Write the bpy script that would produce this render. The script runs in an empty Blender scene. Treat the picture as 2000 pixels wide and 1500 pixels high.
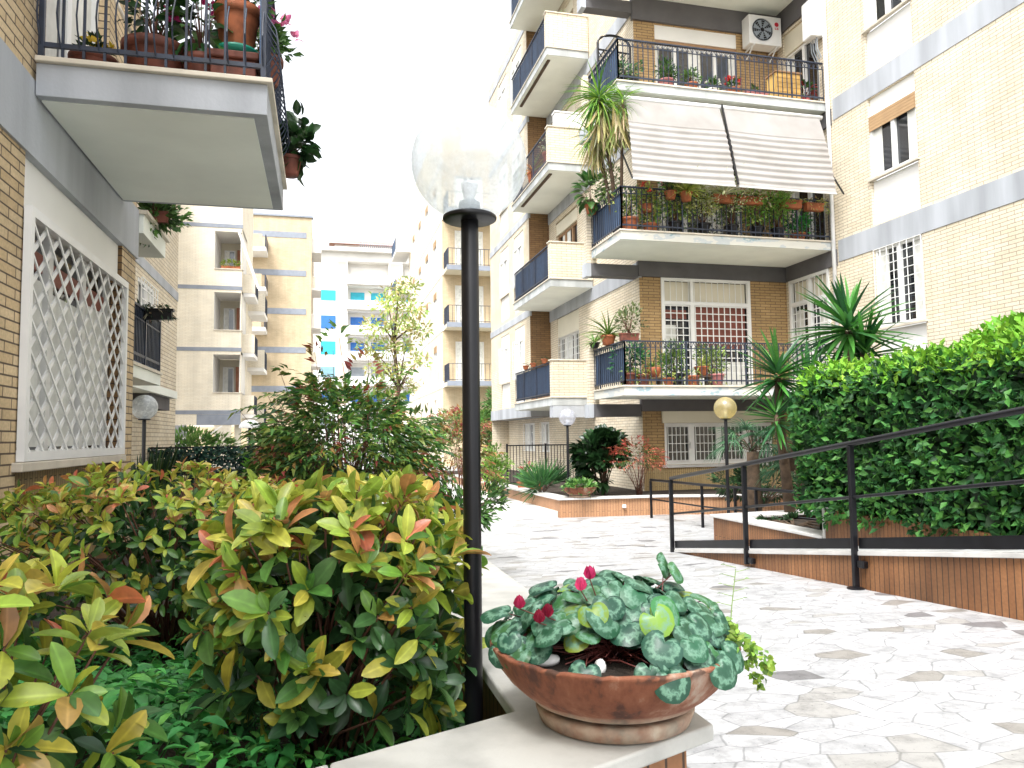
import bpy, math, random
import numpy as np
from mathutils import Vector, Matrix

# ------------------------------------------------------------------ camera, sky, sun, exposure
S = bpy.context.scene
COL = S.collection
PI = math.pi
cd = bpy.data.cameras.new('camera')
cam = bpy.data.objects.new('camera', cd)
COL.objects.link(cam)
S.camera = cam
cd.sensor_width = 36.0
cd.lens = 36.0 * 1483.5 / 2000.0
cd.clip_start, cd.clip_end = 0.05, 1500.0
_p, _y, _r = math.radians(3.965), math.radians(14.0926), math.radians(-0.7115)
_F = Vector((math.sin(_y)*math.cos(_p), math.cos(_y)*math.cos(_p), math.sin(_p)))
_R0 = Vector((math.cos(_y), -math.sin(_y), 0)); _U0 = _R0.cross(_F)
_R = _R0*math.cos(_r) + _U0*math.sin(_r); _U = _U0*math.cos(_r) - _R0*math.sin(_r)
cam.matrix_world = Matrix(((_R.x, _U.x, -_F.x, 0), (_R.y, _U.y, -_F.y, 0), (_R.z, _U.z, -_F.z, 1.45), (0, 0, 0, 1)))

SUN_EL, SUN_AZ = math.radians(58), math.radians(215)     # azimuth clockwise from +Y
W = bpy.data.worlds.new('World'); S.world = W; W.use_nodes = True
nt = W.node_tree; nt.nodes.clear()
sky = nt.nodes.new('ShaderNodeTexSky'); sky.sky_type = 'NISHITA'; sky.sun_disc = False
sky.sun_elevation = SUN_EL; sky.sun_rotation = SUN_AZ; sky.dust_density = 4.0; sky.air_density = 1.2; sky.ozone_density = 1.0
hs = nt.nodes.new('ShaderNodeHueSaturation'); hs.inputs['Saturation'].default_value = 0.15
bg = nt.nodes.new('ShaderNodeBackground'); bg.inputs['Strength'].default_value = 0.15
wo = nt.nodes.new('ShaderNodeOutputWorld')
nt.links.new(sky.outputs[0], hs.inputs['Color']); nt.links.new(hs.outputs[0], bg.inputs[0]); nt.links.new(bg.outputs[0], wo.inputs[0])
sd = bpy.data.lights.new('sun', 'SUN'); sd.energy = 1.05; sd.angle = math.radians(16); sd.color = (1.0, 0.99, 0.975)
so = bpy.data.objects.new('sun', sd); COL.objects.link(so)
_d = Vector((math.sin(SUN_AZ)*math.cos(SUN_EL), math.cos(SUN_AZ)*math.cos(SUN_EL), math.sin(SUN_EL)))
so.rotation_euler = _d.to_track_quat('Z', 'Y').to_euler(); so.location = _d*60
S.view_settings.view_transform = 'Standard'; S.view_settings.look = 'None'
S.view_settings.exposure = 1.7; S.view_settings.gamma = 1.0; S.view_settings.use_curve_mapping = False
S.render.engine = 'CYCLES'
S.cycles.max_bounces = 10; S.cycles.diffuse_bounces = 4; S.cycles.transparent_max_bounces = 16; S.cycles.use_denoising = True

# ------------------------------------------------------------------ helpers
rnd = random.Random(7)
RG = np.random.default_rng(11)

def T(o, label=None, cat=None, group=None, kind=None):
    if label: o['label'] = label
    if cat: o['category'] = cat
    if group: o['group'] = group
    if kind: o['kind'] = kind
    return o

def thing(name, loc, label, cat, group=None):
    o = bpy.data.objects.new(name, None); o.empty_display_size = .1
    COL.objects.link(o); o.location = loc
    return T(o, label, cat, group)

def origin_of(o):
    v = Vector((0, 0, 0))
    while o is not None:
        v = v + o.location; o = o.parent
    return v

def copy_tree(o, parent=None):
    c = o.copy(); COL.objects.link(c)
    if parent is not None: c.parent = parent
    for ch in list(o.children): copy_tree(ch, c)
    return c

class MB:
    def __init__(s): s.v = []; s.f = []; s.m = []
    def face(s, pts, m=0):
        n = len(s.v); s.v += [tuple(p) for p in pts]; s.f.append(tuple(range(n, n+len(pts)))); s.m.append(m)
    def box(s, x0, x1, y0, y1, z0, z1, m=0):
        if x0 > x1: x0, x1 = x1, x0
        if y0 > y1: y0, y1 = y1, y0
        if z0 > z1: z0, z1 = z1, z0
        n = len(s.v)
        s.v += [(x0,y0,z0),(x1,y0,z0),(x1,y1,z0),(x0,y1,z0),(x0,y0,z1),(x1,y0,z1),(x1,y1,z1),(x0,y1,z1)]
        for q in ((0,3,2,1),(4,5,6,7),(0,1,5,4),(1,2,6,5),(2,3,7,6),(3,0,4,7)):
            s.f.append(tuple(n+i for i in q)); s.m.append(m)
        return s
    def bar(s, p0, p1, w, h=None, m=0, up=(0,0,1)):
        p0, p1 = Vector(p0), Vector(p1); d = (p1-p0).normalized(); h = w if h is None else h
        u = Vector(up)
        if abs(d.dot(u)) > .98: u = Vector((0,1,0))
        a = d.cross(u).normalized()*w/2; b = a.cross(d).normalized()*h/2
        n = len(s.v)
        for p in (p0, p1): s.v += [tuple(p-a-b), tuple(p+a-b), tuple(p+a+b), tuple(p-a+b)]
        for q in ((0,3,2,1),(4,5,6,7),(0,1,5,4),(1,2,6,5),(2,3,7,6),(3,0,4,7)):
            s.f.append(tuple(n+i for i in q)); s.m.append(m)
        return s
    def tube(s, pts, r, n=8, m=0, cap=True):
        pts = [Vector(p) for p in pts]; k = len(pts)
        rs = r if isinstance(r, (list, tuple)) else [r]*k
        b0 = len(s.v); ref = None
        for i, p in enumerate(pts):
            d = (pts[min(i+1, k-1)]-pts[max(i-1, 0)]).normalized()
            if ref is None or abs(ref.dot(d)) > .95:
                ref = Vector((0,0,1)) if abs(d.z) < .9 else Vector((1,0,0))
            a = d.cross(ref).normalized(); b = a.cross(d)
            for j in range(n):
                t = 2*PI*j/n; s.v.append(tuple(p + (a*math.cos(t)+b*math.sin(t))*rs[i]))
        for i in range(k-1):
            for j in range(n):
                j2 = (j+1) % n
                s.f.append((b0+i*n+j, b0+i*n+j2, b0+(i+1)*n+j2, b0+(i+1)*n+j)); s.m.append(m)
        if cap:
            s.f.append(tuple(b0+j for j in reversed(range(n)))); s.m.append(m)
            s.f.append(tuple(b0+(k-1)*n+j for j in range(n))); s.m.append(m)
        return s
    def lathe(s, prof, c, n=24, m=0, ms=None):
        b0 = len(s.v); k = len(prof)
        for (r, z) in prof:
            for j in range(n):
                t = 2*PI*j/n; s.v.append((c[0]+r*math.cos(t), c[1]+r*math.sin(t), c[2]+z))
        for i in range(k-1):
            for j in range(n):
                j2 = (j+1) % n
                s.f.append((b0+i*n+j, b0+i*n+j2, b0+(i+1)*n+j2, b0+(i+1)*n+j)); s.m.append(ms[i] if ms else m)
        return s
    def prism(s, poly, z0, z1, m=0):
        a = sum(poly[i][0]*poly[(i+1) % len(poly)][1]-poly[(i+1) % len(poly)][0]*poly[i][1] for i in range(len(poly)))
        if a < 0: poly = poly[::-1]
        zf0 = z0 if callable(z0) else (lambda x, y: z0)
        zf1 = z1 if callable(z1) else (lambda x, y: z1)
        n = len(s.v); k = len(poly)
        s.v += [(x, y, zf0(x, y)) for x, y in poly] + [(x, y, zf1(x, y)) for x, y in poly]
        s.f.append(tuple(n+i for i in reversed(range(k)))); s.m.append(m)
        s.f.append(tuple(n+k+i for i in range(k))); s.m.append(m)
        for i in range(k):
            j = (i+1) % k; s.f.append((n+i, n+j, n+k+j, n+k+i)); s.m.append(m)
        return s
    # frame fr = (O, A, N): a along A, n along N, z up
    def fb(s, fr, a0, a1, n0, n1, z0, z1, m=0):
        O, A, N = fr
        p = [O[i]+A[i]*a0+N[i]*n0 for i in (0, 1)]; q = [O[i]+A[i]*a1+N[i]*n1 for i in (0, 1)]
        return s.box(p[0], q[0], p[1], q[1], z0, z1, m)
    def fp(s, fr, a, n, z):
        O, A, N = fr
        return (O[0]+A[0]*a+N[0]*n, O[1]+A[1]*a+N[1]*n, z)
    def fq(s, fr, pts, m=0):
        P = [Vector(s.fp(fr, *p)) for p in pts]; s.face(P, m)
    def wall(s, fr, a0, a1, z0, z1, holes=(), depth=.15, m=0, mr=None):
        mr = m if mr is None else mr
        As = sorted({a0, a1, *[h[0] for h in holes], *[h[1] for h in holes]})
        Zs = sorted({z0, z1, *[h[2] for h in holes], *[h[3] for h in holes]})
        O, A, N = fr
        flip = (A[0]*N[1]-A[1]*N[0]) > 0
        def q(pts, mm):
            s.fq(fr, pts if not flip else pts[::-1], mm)
        for i in range(len(As)-1):
            for j in range(len(Zs)-1):
                ca, cz = (As[i]+As[i+1])/2, (Zs[j]+Zs[j+1])/2
                if any(h[0] < ca < h[1] and h[2] < cz < h[3] for h in holes): continue
                q([(As[i],0,Zs[j]),(As[i+1],0,Zs[j]),(As[i+1],0,Zs[j+1]),(As[i],0,Zs[j+1])], m)
        for h in holes:
            b0, b1, y0, y1 = h[:4]; d = h[4] if len(h) > 4 else depth
            q([(b0,0,y0),(b0,-d,y0),(b0,-d,y1),(b0,0,y1)], mr); q([(b1,-d,y0),(b1,0,y0),(b1,0,y1),(b1,-d,y1)], mr)
            q([(b0,0,y1),(b0,-d,y1),(b1,-d,y1),(b1,0,y1)], mr); q([(b0,-d,y0),(b0,0,y0),(b1,0,y0),(b1,-d,y0)], mr)
        return s
    def build(s, name, mats, parent=None, loc=None, smooth=False, bevel=0, bseg=2):
        if not isinstance(mats, (list, tuple)): mats = [mats]
        o0 = origin_of(parent) if parent is not None else Vector(loc or (0, 0, 0))
        me = bpy.data.meshes.new(name)
        me.from_pydata([(x-o0.x, y-o0.y, z-o0.z) for x, y, z in s.v], [], s.f)
        for mt in mats: me.materials.append(mt)
        me.polygons.foreach_set('material_index', s.m)
        if smooth: me.polygons.foreach_set('use_smooth', [True]*len(s.f))
        uv = me.uv_layers.new(name='UVMap')
        V = np.array(s.v, dtype=np.float64) if s.v else np.zeros((0, 3))
        uvs = np.zeros(len(me.loops)*2, dtype=np.float32); li = 0
        for f in s.f:
            p = V[list(f)]; nrm = np.zeros(3)
            for i in range(len(f)):
                a = p[i]; b = p[(i+1) % len(f)]; nrm += np.cross(a, b)
            an = abs(nrm); k = int(an.argmax())
            if k == 2: q = p[:, (0, 1)]
            elif k == 0: q = p[:, (1, 2)]
            else: q = p[:, (0, 2)]
            uvs[li:li+2*len(f)] = q.ravel(); li += 2*len(f)
        uv.data.foreach_set('uv', uvs)
        me.update()
        o = bpy.data.objects.new(name, me); COL.objects.link(o)
        if parent is not None: o.parent = parent
        else: o.location = o0
        if bevel:
            md = o.modifiers.new('bevel', 'BEVEL'); md.width = bevel; md.segments = bseg; md.limit_method = 'ANGLE'; md.angle_limit = math.radians(40)
        return o

# ------------------------------------------------------------------ materials
def nmat(name):
    m = bpy.data.materials.new(name); m.use_nodes = True
    n = m.node_tree.nodes; l = m.node_tree.links
    return m, n, l, n['Principled BSDF']

def plain(name, col, rough=.6, metal=0.0, var=.12, scale=3.0, spec=.5, bump=0.0, streak=False, dirt=None):
    m, n, l, b = nmat(name)
    tc = n.new('ShaderNodeTexCoord'); nz = n.new('ShaderNodeTexNoise'); nz.inputs['Scale'].default_value = scale; nz.inputs['Detail'].default_value = 6
    if streak:
        mp = n.new('ShaderNodeMapping'); mp.inputs['Scale'].default_value = (1, 1, .12)
        l.new(tc.outputs['Object'], mp.inputs[0]); l.new(mp.outputs[0], nz.inputs[0])
    else: l.new(tc.outputs['Object'], nz.inputs[0])
    r = n.new('ShaderNodeValToRGB'); c = Vector(col)
    lo = dirt if dirt else [max(0, x*(1-var*1.6)) for x in col]
    r.color_ramp.elements[0].position = .3; r.color_ramp.elements[0].color = (*lo, 1)
    r.color_ramp.elements[1].position = .62; r.color_ramp.elements[1].color = (*[min(1, x*(1+var*.5)) for x in col], 1)
    l.new(nz.outputs[0], r.inputs[0]); l.new(r.outputs[0], b.inputs['Base Color'])
    b.inputs['Roughness'].default_value = rough; b.inputs['Metallic'].default_value = metal
    b.inputs['Specular IOR Level'].default_value = spec
    if bump:
        n2 = n.new('ShaderNodeTexNoise'); n2.inputs['Scale'].default_value = scale*14; n2.inputs['Detail'].default_value = 4
        l.new(tc.outputs['Object'], n2.inputs[0])
        bp = n.new('ShaderNodeBump'); bp.inputs['Strength'].default_value = bump; bp.inputs['Distance'].default_value = .01
        l.new(n2.outputs[0], bp.inputs['Height']); l.new(bp.outputs[0], b.inputs['Normal'])
    return m

def brick(name, c1, c2, mortar, bw=.27, rh=.066, ms=.006, rot=False, rough=.75, stain=.25, bump=.5, offset=.5, off=(0, 0)):
    m, n, l, b = nmat(name)
    uv = n.new('ShaderNodeUVMap'); mp = n.new('ShaderNodeMapping')
    mp.inputs['Location'].default_value = (off[0], off[1], 0)
    if rot: mp.inputs['Rotation'].default_value = (0, 0, PI/2)
    l.new(uv.outputs[0], mp.inputs[0])
    bt = n.new('ShaderNodeTexBrick'); l.new(mp.outputs[0], bt.inputs['Vector'])
    bt.offset = offset; bt.inputs['Scale'].default_value = 1; bt.inputs['Brick Width'].default_value = bw; bt.inputs['Row Height'].default_value = rh
    bt.inputs['Mortar Size'].default_value = ms; bt.inputs['Mortar Smooth'].default_value = .15; bt.inputs['Bias'].default_value = -.1
    bt.inputs['Color1'].default_value = (*c1, 1); bt.inputs['Color2'].default_value = (*c2, 1); bt.inputs['Mortar'].default_value = (*mortar, 1)
    nz = n.new('ShaderNodeTexNoise'); nz.inputs['Scale'].default_value = 1.3; nz.inputs['Detail'].default_value = 7; l.new(uv.outputs[0], nz.inputs[0])
    n3 = n.new('ShaderNodeTexNoise'); n3.inputs['Scale'].default_value = 45; n3.inputs['Detail'].default_value = 3; l.new(uv.outputs[0], n3.inputs[0])
    mr = n.new('ShaderNodeMapRange'); mr.inputs[1].default_value = .3; mr.inputs[2].default_value = .7; mr.inputs[3].default_value = 1-stain; mr.inputs[4].default_value = 1.08
    l.new(nz.outputs[0], mr.inputs[0])
    mr3 = n.new('ShaderNodeMapRange'); mr3.inputs[1].default_value = .3; mr3.inputs[2].default_value = .7; mr3.inputs[3].default_value = .85; mr3.inputs[4].default_value = 1.1
    l.new(n3.outputs[0], mr3.inputs[0])
    mps = n.new('ShaderNodeMapping'); mps.inputs['Scale'].default_value = (2.2, .22, 1); l.new(uv.outputs[0], mps.inputs[0])
    n4 = n.new('ShaderNodeTexNoise'); n4.inputs['Scale'].default_value = 1; n4.inputs['Detail'].default_value = 5; l.new(mps.outputs[0], n4.inputs[0])
    mr4 = n.new('ShaderNodeMapRange'); mr4.inputs[1].default_value = .35; mr4.inputs[2].default_value = .6; mr4.inputs[3].default_value = 1-stain*.7; mr4.inputs[4].default_value = 1.03; l.new(n4.outputs[0], mr4.inputs[0])
    m34 = n.new('ShaderNodeMath'); m34.operation = 'MULTIPLY'; l.new(mr3.outputs[0], m34.inputs[0]); l.new(mr4.outputs[0], m34.inputs[1])
    mu = n.new('ShaderNodeMath'); mu.operation = 'MULTIPLY'; l.new(mr.outputs[0], mu.inputs[0]); l.new(m34.outputs[0], mu.inputs[1])
    mx = n.new('ShaderNodeMix'); mx.data_type = 'RGBA'; mx.blend_type = 'MULTIPLY'; mx.inputs[0].default_value = 1
    l.new(bt.outputs['Color'], mx.inputs[6]); l.new(mu.outputs[0], mx.inputs[7]); l.new(mx.outputs[2], b.inputs['Base Color'])
    b.inputs['Roughness'].default_value = rough
    if bump:
        bp = n.new('ShaderNodeBump'); bp.invert = True; bp.inputs['Strength'].default_value = bump; bp.inputs['Distance'].default_value = .008
        l.new(bt.outputs['Fac'], bp.inputs['Height']); l.new(bp.outputs[0], b.inputs['Normal'])
    return m

def leafmat(name, rough=.4, trans=.3, vein=.25, spec=.5, gain=1.0):
    m, n, l, b = nmat(name)
    at = n.new('ShaderNodeAttribute'); at.attribute_name = 'Col'
    uv = n.new('ShaderNodeUVMap'); sx = n.new('ShaderNodeSeparateXYZ'); l.new(uv.outputs[0], sx.inputs[0])
    ab = n.new('ShaderNodeMath'); ab.operation = 'ABSOLUTE'; l.new(sx.outputs[1], ab.inputs[0])
    mr = n.new('ShaderNodeMapRange'); mr.inputs[1].default_value = .0; mr.inputs[2].default_value = .04; mr.inputs[3].default_value = 1+vein; mr.inputs[4].default_value = 1.0
    l.new(ab.outputs[0], mr.inputs[0])
    tc = n.new('ShaderNodeTexCoord'); nz = n.new('ShaderNodeTexNoise'); nz.inputs['Scale'].default_value = 40; l.new(tc.outputs['Object'], nz.inputs[0])
    m3 = n.new('ShaderNodeMapRange'); m3.inputs[1].default_value = .3; m3.inputs[2].default_value = .7; m3.inputs[3].default_value = .8*gain; m3.inputs[4].default_value = 1.2*gain; l.new(nz.outputs[0], m3.inputs[0])
    mu = n.new('ShaderNodeMath'); mu.operation = 'MULTIPLY'; l.new(mr.outputs[0], mu.inputs[0]); l.new(m3.outputs[0], mu.inputs[1])
    mx = n.new('ShaderNodeMix'); mx.data_type = 'RGBA'; mx.blend_type = 'MULTIPLY'; mx.inputs[0].default_value = 1
    l.new(at.outputs['Color'], mx.inputs[6]); l.new(mu.outputs[0], mx.inputs[7]); l.new(mx.outputs[2], b.inputs['Base Color'])
    b.inputs['Roughness'].default_value = rough; b.inputs['Specular IOR Level'].default_value = spec
    tr = n.new('ShaderNodeBsdfTranslucent'); l.new(mx.outputs[2], tr.inputs[0])
    ms = n.new('ShaderNodeMixShader'); ms.inputs[0].default_value = trans
    l.new(b.outputs[0], ms.inputs[1]); l.new(tr.outputs[0], ms.inputs[2]); l.new(ms.outputs[0], n['Material Output'].inputs[0])
    return m

def glassy(name, tint=(.95, .97, .97), rim=.35, base=.05, gloss_rough=.03, dirt=0.0, even=False, dirtcol=(.7, .72, .75)):
    m, n, l, b = nmat(name); n.remove(b)
    t = n.new('ShaderNodeBsdfTransparent'); t.inputs[0].default_value = (*tint, 1)
    g = n.new('ShaderNodeBsdfGlossy'); g.inputs['Roughness'].default_value = gloss_rough
    lw = n.new('ShaderNodeLayerWeight'); lw.inputs[0].default_value = .5
    pw_ = n.new('ShaderNodeMath'); pw_.operation = 'POWER'; pw_.inputs[1].default_value = 4.0; l.new(lw.outputs['Facing'], pw_.inputs[0])
    ma = n.new('ShaderNodeMath'); ma.operation = 'MULTIPLY_ADD'; ma.inputs[1].default_value = rim; ma.inputs[2].default_value = base; l.new(pw_.outputs[0], ma.inputs[0])
    ms = n.new('ShaderNodeMixShader'); l.new(ma.outputs[0], ms.inputs[0]); l.new(t.outputs[0], ms.inputs[1]); l.new(g.outputs[0], ms.inputs[2])
    out = ms
    if dirt:
        d = n.new('ShaderNodeBsdfDiffuse'); d.inputs[0].default_value = (*dirtcol, 1); tl = n.new('ShaderNodeBsdfTranslucent'); tl.inputs[0].default_value = (*dirtcol, 1)
        md = n.new('ShaderNodeMixShader'); l.new(d.outputs[0], md.inputs[1]); l.new(tl.outputs[0], md.inputs[2])
        tc = n.new('ShaderNodeTexCoord'); nz = n.new('ShaderNodeTexNoise'); nz.inputs['Scale'].default_value = 14; nz.inputs['Detail'].default_value = 8; nz.inputs['Roughness'].default_value = .7
        l.new(tc.outputs['Object'], nz.inputs[0])
        mr = n.new('ShaderNodeMapRange'); mr.inputs[1].default_value = .45; mr.inputs[2].default_value = .75; mr.inputs[3].default_value = dirt*(.8 if even else .7); mr.inputs[4].default_value = dirt*(1.15 if even else 1.5)
        l.new(nz.outputs[0], mr.inputs[0])
        m2 = n.new('ShaderNodeMixShader'); l.new(mr.outputs[0], m2.inputs[0]); l.new(ms.outputs[0], m2.inputs[1]); l.new(md.outputs[0], m2.inputs[2]); out = m2
    l.new(out.outputs[0], n['Material Output'].inputs[0])
    return m

M = {}
M['brick'] = brick('yellow brick', (.67, .52, .32), (.57, .42, .235), (.11, .075, .05))
M['brick_pale'] = brick('pale brick', (.74, .66, .52), (.68, .585, .43), (.34, .27, .19), stain=.10)
M['brick_shaded'] = brick('shaded brick', (.50, .33, .15), (.40, .25, .105), (.12, .075, .045), stain=.2)  # same brick toned down, shade beneath the balconies put into its colour
M['brick_dark'] = brick('brown brick', (.27, .155, .065), (.20, .11, .045), (.07, .045, .03), stain=.2)
M['brick_far2'] = brick('warm distant brick', (.60, .485, .32), (.55, .435, .28), (.42, .33, .22), stain=.12, bump=0)
M['brick_far'] = brick('distant brick', (.82, .755, .62), (.785, .71, .565), (.62, .55, .44), stain=.1, bump=0)  # far walls whitened, their washed out glare put into the brick colour
M['tile'] = brick('orange strip tile', (.34, .155, .062), (.27, .115, .044), (.07, .035, .018), bw=9.0, rh=.055, ms=.004, rot=True, stain=.5, rough=.6, bump=.6)
M['tile_far'] = brick('lighter strip tile', (.50, .27, .14), (.43, .22, .11), (.20, .11, .06), bw=9.0, rh=.055, ms=.004, rot=True, stain=.25, rough=.6, bump=.4)  # lighter mix of the strip tile for the planter farther off
M['tile_yellow'] = brick('ochre strip tile', (.56, .41, .20), (.49, .34, .15), (.16, .11, .05), bw=.6, rh=.05, ms=.004, rot=True, stain=.25, rough=.6, bump=.5)
M['band'] = plain('blue grey plaster', (.41, .43, .46), .85, var=.17, scale=2.2, bump=.2, streak=True)
M['band_shaded'] = plain('shaded grey plaster', (.115, .11, .115), .85, var=.15, scale=1.6, bump=.15)  # grey plaster darkened: the shade beneath the slabs is put into its colour
M['soffit'] = plain('off white plaster', (.84, .87, .80), .9, var=.06, scale=1.2)
M['white'] = plain('white plaster', (.82, .81, .78), .85, var=.04, scale=1.2)
M['cream'] = plain('cream plaster', (.70, .65, .52), .85, var=.06, scale=1.2)
M['marble'] = plain('white marble', (.57, .56, .54), .45, var=.12, scale=5.0, bump=.05)
M['cap'] = plain('travertine coping', (.47, .465, .43), .5, var=.16, scale=7.0, bump=.1)
M['coping'] = plain('pale stone coping', (.62, .56, .46), .6, var=.12, scale=4.0)
M['iron'] = plain('black painted iron', (.006, .006, .008), .36, var=.3, scale=8, spec=.38)
M['iron_blue'] = plain('blue black iron', (.02, .03, .055), .45, var=.3, scale=8)
M['screen'] = plain('blue screen cloth', (.045, .085, .16), .7, var=.35, scale=2.5, streak=True)
M['frame'] = plain('white window frame', (.80, .80, .78), .45, var=.04)
M['frame_brown'] = plain('brown window frame', (.33, .19, .095), .5, var=.12)
M['pane'] = plain('dark window glass', (.018, .022, .028), .06, var=.6, scale=1.2, spec=.9)
M['pane_far'] = plain('distant window glass', (.13, .15, .17), .12, var=.3, scale=1.0, spec=.8)
M['curtain'] = plain('pale curtain', (.74, .74, .69), .9, var=.12, scale=6)
M['shutter'] = plain('beige roller shutter', (.42, .27, .14), .6, var=.08)
M['shutter_red'] = plain('red brown shutter', (.24, .075, .05), .6, var=.12)
M['terracotta'] = plain('terracotta', (.36, .11, .042), .75, var=.3, scale=9, bump=.15)
M['terracotta_shaded'] = plain('shaded terracotta', (.15, .042, .024), .7, var=.35, scale=9, bump=.15)  # clay darkened so the balcony shade sits in the pot colour
M['soil'] = plain('dark soil', (.035, .024, .016), 1.0, var=.5, scale=12, bump=.8)
M['bark'] = plain('bark', (.10, .065, .04), .9, var=.3, scale=12, bump=.5)
M['twig'] = plain('reddish twig', (.13, .05, .03), .7, var=.3, scale=20)
M['leaf'] = leafmat('glossy leaf', .33, .32, .35)
M['leaf_hedge'] = leafmat('hedge leaf', .5, .3, .15, spec=.22)
M['leaf_matte'] = leafmat('matte leaf', .5, .3, .1)
M['leaf_far'] = leafmat('soft leaf', .55, .4, 0)
M['petal'] = leafmat('petal', .6, .35, 0)
M['green_plastic'] = plain('green plastic', (.015, .24, .16), .4, var=.1)
M['blue_shutter'] = plain('blue shutter', (.03, .16, .50), .6, var=.08)
M['cyan_shutter'] = plain('turquoise shutter', (.03, .42, .55), .6, var=.08)
M['white_metal'] = plain('white enamel', (.78, .78, .77), .4, var=.05)
M['grey_metal'] = plain('grey metal', (.30, .34, .38), .45, var=.1)
M['red_paint'] = plain('red emblem', (.55, .02, .04), .5, var=.05)
M['roof_tile'] = plain('roof tile', (.52, .27, .20), .8, var=.15)

# ------------------------------------------------------------------ foliage
def _tmpl(xs, hw, fold=.12, droop=.2, cup=0.0):
    v = []; uv = []; f = []
    for x, w in zip(xs, hw):
        z = -droop*x*x
        v += [(x, w, z+fold*w*2), (x, 0, z), (x, -w, z+fold*w*2)]; uv += [(x, w), (x, 0), (x, -w)]
    for i in range(len(xs)-1):
        a = i*3; b = a+3
        f += [(a, b, b+1, a+1), (a+1, b+1, b+2, a+2)]
    return np.array(v), f, np.array(uv)

L_OVAL = _tmpl([0, .12, .35, .62, .84, .95, 1], [.016, .085, .19, .225, .165, .085, .012], .22, .25)
L_SMALL = _tmpl([0, .45, 1], [.02, .22, .01], .3, .15)
L_LANCE = _tmpl([0, .35, 1], [.015, .12, .005], .25, .3)
L_STRAP = _tmpl([0, .1, .35, .65, .88, 1], [.02, .03, .034, .028, .014, .001], .35, .12)
L_STRAPD = _tmpl([0, .12, .35, .6, .82, 1], [.018, .026, .028, .022, .012, .001], .35, .65)
L_BROAD = _tmpl([0, .2, .5, .8, 1], [.02, .24, .32, .2, .01], .2, .3)

def _heart(n=20):
    v = [(0.0, 0, 0)]; uv = [(0, 0)]; f = []
    rings = (.35, .7, 1.0)
    for k in rings:
        for j in range(n):
            t = 2*PI*j/n - PI
            r = .5*(1 - .60*math.exp(-((abs(t)-PI)/.26)**2))*(1+.16*math.cos(t))*(1+.012*math.cos(9*t))
            x = r*k*math.cos(t); y = r*k*math.sin(t)*1.08
            z = -.17*k*k + .05*k*k*math.cos(3*t+.6) + .05*k*abs(math.sin(t))
            v.append((x, y, z)); uv.append((k, t/PI))
    for j in range(n):
        f.append((0, 1+j, 1+(j+1) % n))
    for i in range(len(rings)-1):
        for j in range(n):
            a = 1+i*n; f.append((a+j, a+n+j, a+n+(j+1) % n, a+(j+1) % n))
    return np.array(v), f, np.array(uv)
L_HEART = _heart()

def leafmesh(name, tm, P, D, U, SC, C, mat, parent=None, loc=None, smooth=True, wscale=None):
    tv, tf, tuv = tm
    P = np.asarray(P, float).reshape(-1, 3); N = len(P)
    D = np.broadcast_to(np.asarray(D, float), (N, 3)); U = np.broadcast_to(np.asarray(U, float), (N, 3))
    SC = np.broadcast_to(np.asarray(SC, float), (N,)); C = np.broadcast_to(np.asarray(C, float), (N, 3))
    x = D/np.maximum(1e-9, np.linalg.norm(D, axis=1, keepdims=True))
    y = np.cross(U, x); ny = np.linalg.norm(y, axis=1, keepdims=True)
    bad = ny[:, 0] < 1e-3
    if bad.any(): y[bad] = np.cross(np.array([.31, .77, .2]), x[bad]); ny = np.linalg.norm(y, axis=1, keepdims=True)
    y = y/np.maximum(ny, 1e-9); z = np.cross(x, y)
    ws = np.ones(N) if wscale is None else np.broadcast_to(np.asarray(wscale, float), (N,))
    V = P[:, None, :] + SC[:, None, None]*(tv[None, :, 0, None]*x[:, None, :] + ws[:, None, None]*tv[None, :, 1, None]*y[:, None, :] + tv[None, :, 2, None]*z[:, None, :])
    k = len(tv)
    o0 = origin_of(parent) if parent is not None else Vector(loc or (0, 0, 0))
    V = V.reshape(-1, 3) - np.array(o0)
    fl = np.concatenate([np.array(f) for f in tf]); sizes = np.array([len(f) for f in tf])
    loops = (fl[None, :] + (np.arange(N)*k)[:, None]).ravel()
    me = bpy.data.meshes.new(name)
    me.vertices.add(N*k); me.vertices.foreach_set('co', V.astype(np.float32).ravel())
    me.loops.add(len(loops)); me.loops.foreach_set('vertex_index', loops.astype(np.int32))
    allsz = np.tile(sizes, N); st = np.concatenate([[0], np.cumsum(allsz)[:-1]])
    me.polygons.add(len(allsz)); me.polygons.foreach_set('loop_start', st.astype(np.int32))
    try: me.polygons.foreach_set('loop_total', allsz.astype(np.int32))
    except Exception: pass
    if smooth: me.polygons.foreach_set('use_smooth', np.ones(len(allsz), dtype=bool))
    uvl = me.uv_layers.new(name='UVMap'); uvl.data.foreach_set('uv', np.tile(tuv[fl], (N, 1)).astype(np.float32).ravel())
    ca = me.color_attributes.new('Col', 'FLOAT_COLOR', 'POINT')
    cc = np.ones((N, k, 4), np.float32); cc[:, :, :3] = C[:, None, :]
    ca.data.foreach_set('color', cc.ravel())
    me.materials.append(mat); me.update(calc_edges=True); me.validate()
    o = bpy.data.objects.new(name, me); COL.objects.link(o)
    if parent is not None: o.parent = parent
    else: o.location = o0
    return o

def unit(a):
    return a/np.maximum(1e-9, np.linalg.norm(a, axis=-1, keepdims=True))
def rdir(n):
    return unit(RG.normal(size=(n, 3)))
def pick(n, cols, w=None, jit=.15):
    cols = np.array(cols, float); w = None if w is None else np.array(w, float)/sum(w)
    c = cols[RG.choice(len(cols), n, p=w)]
    return c*(1+RG.normal(0, jit, (n, 1)))*(1+RG.normal(0, jit*.35, (n, 3)))

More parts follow.
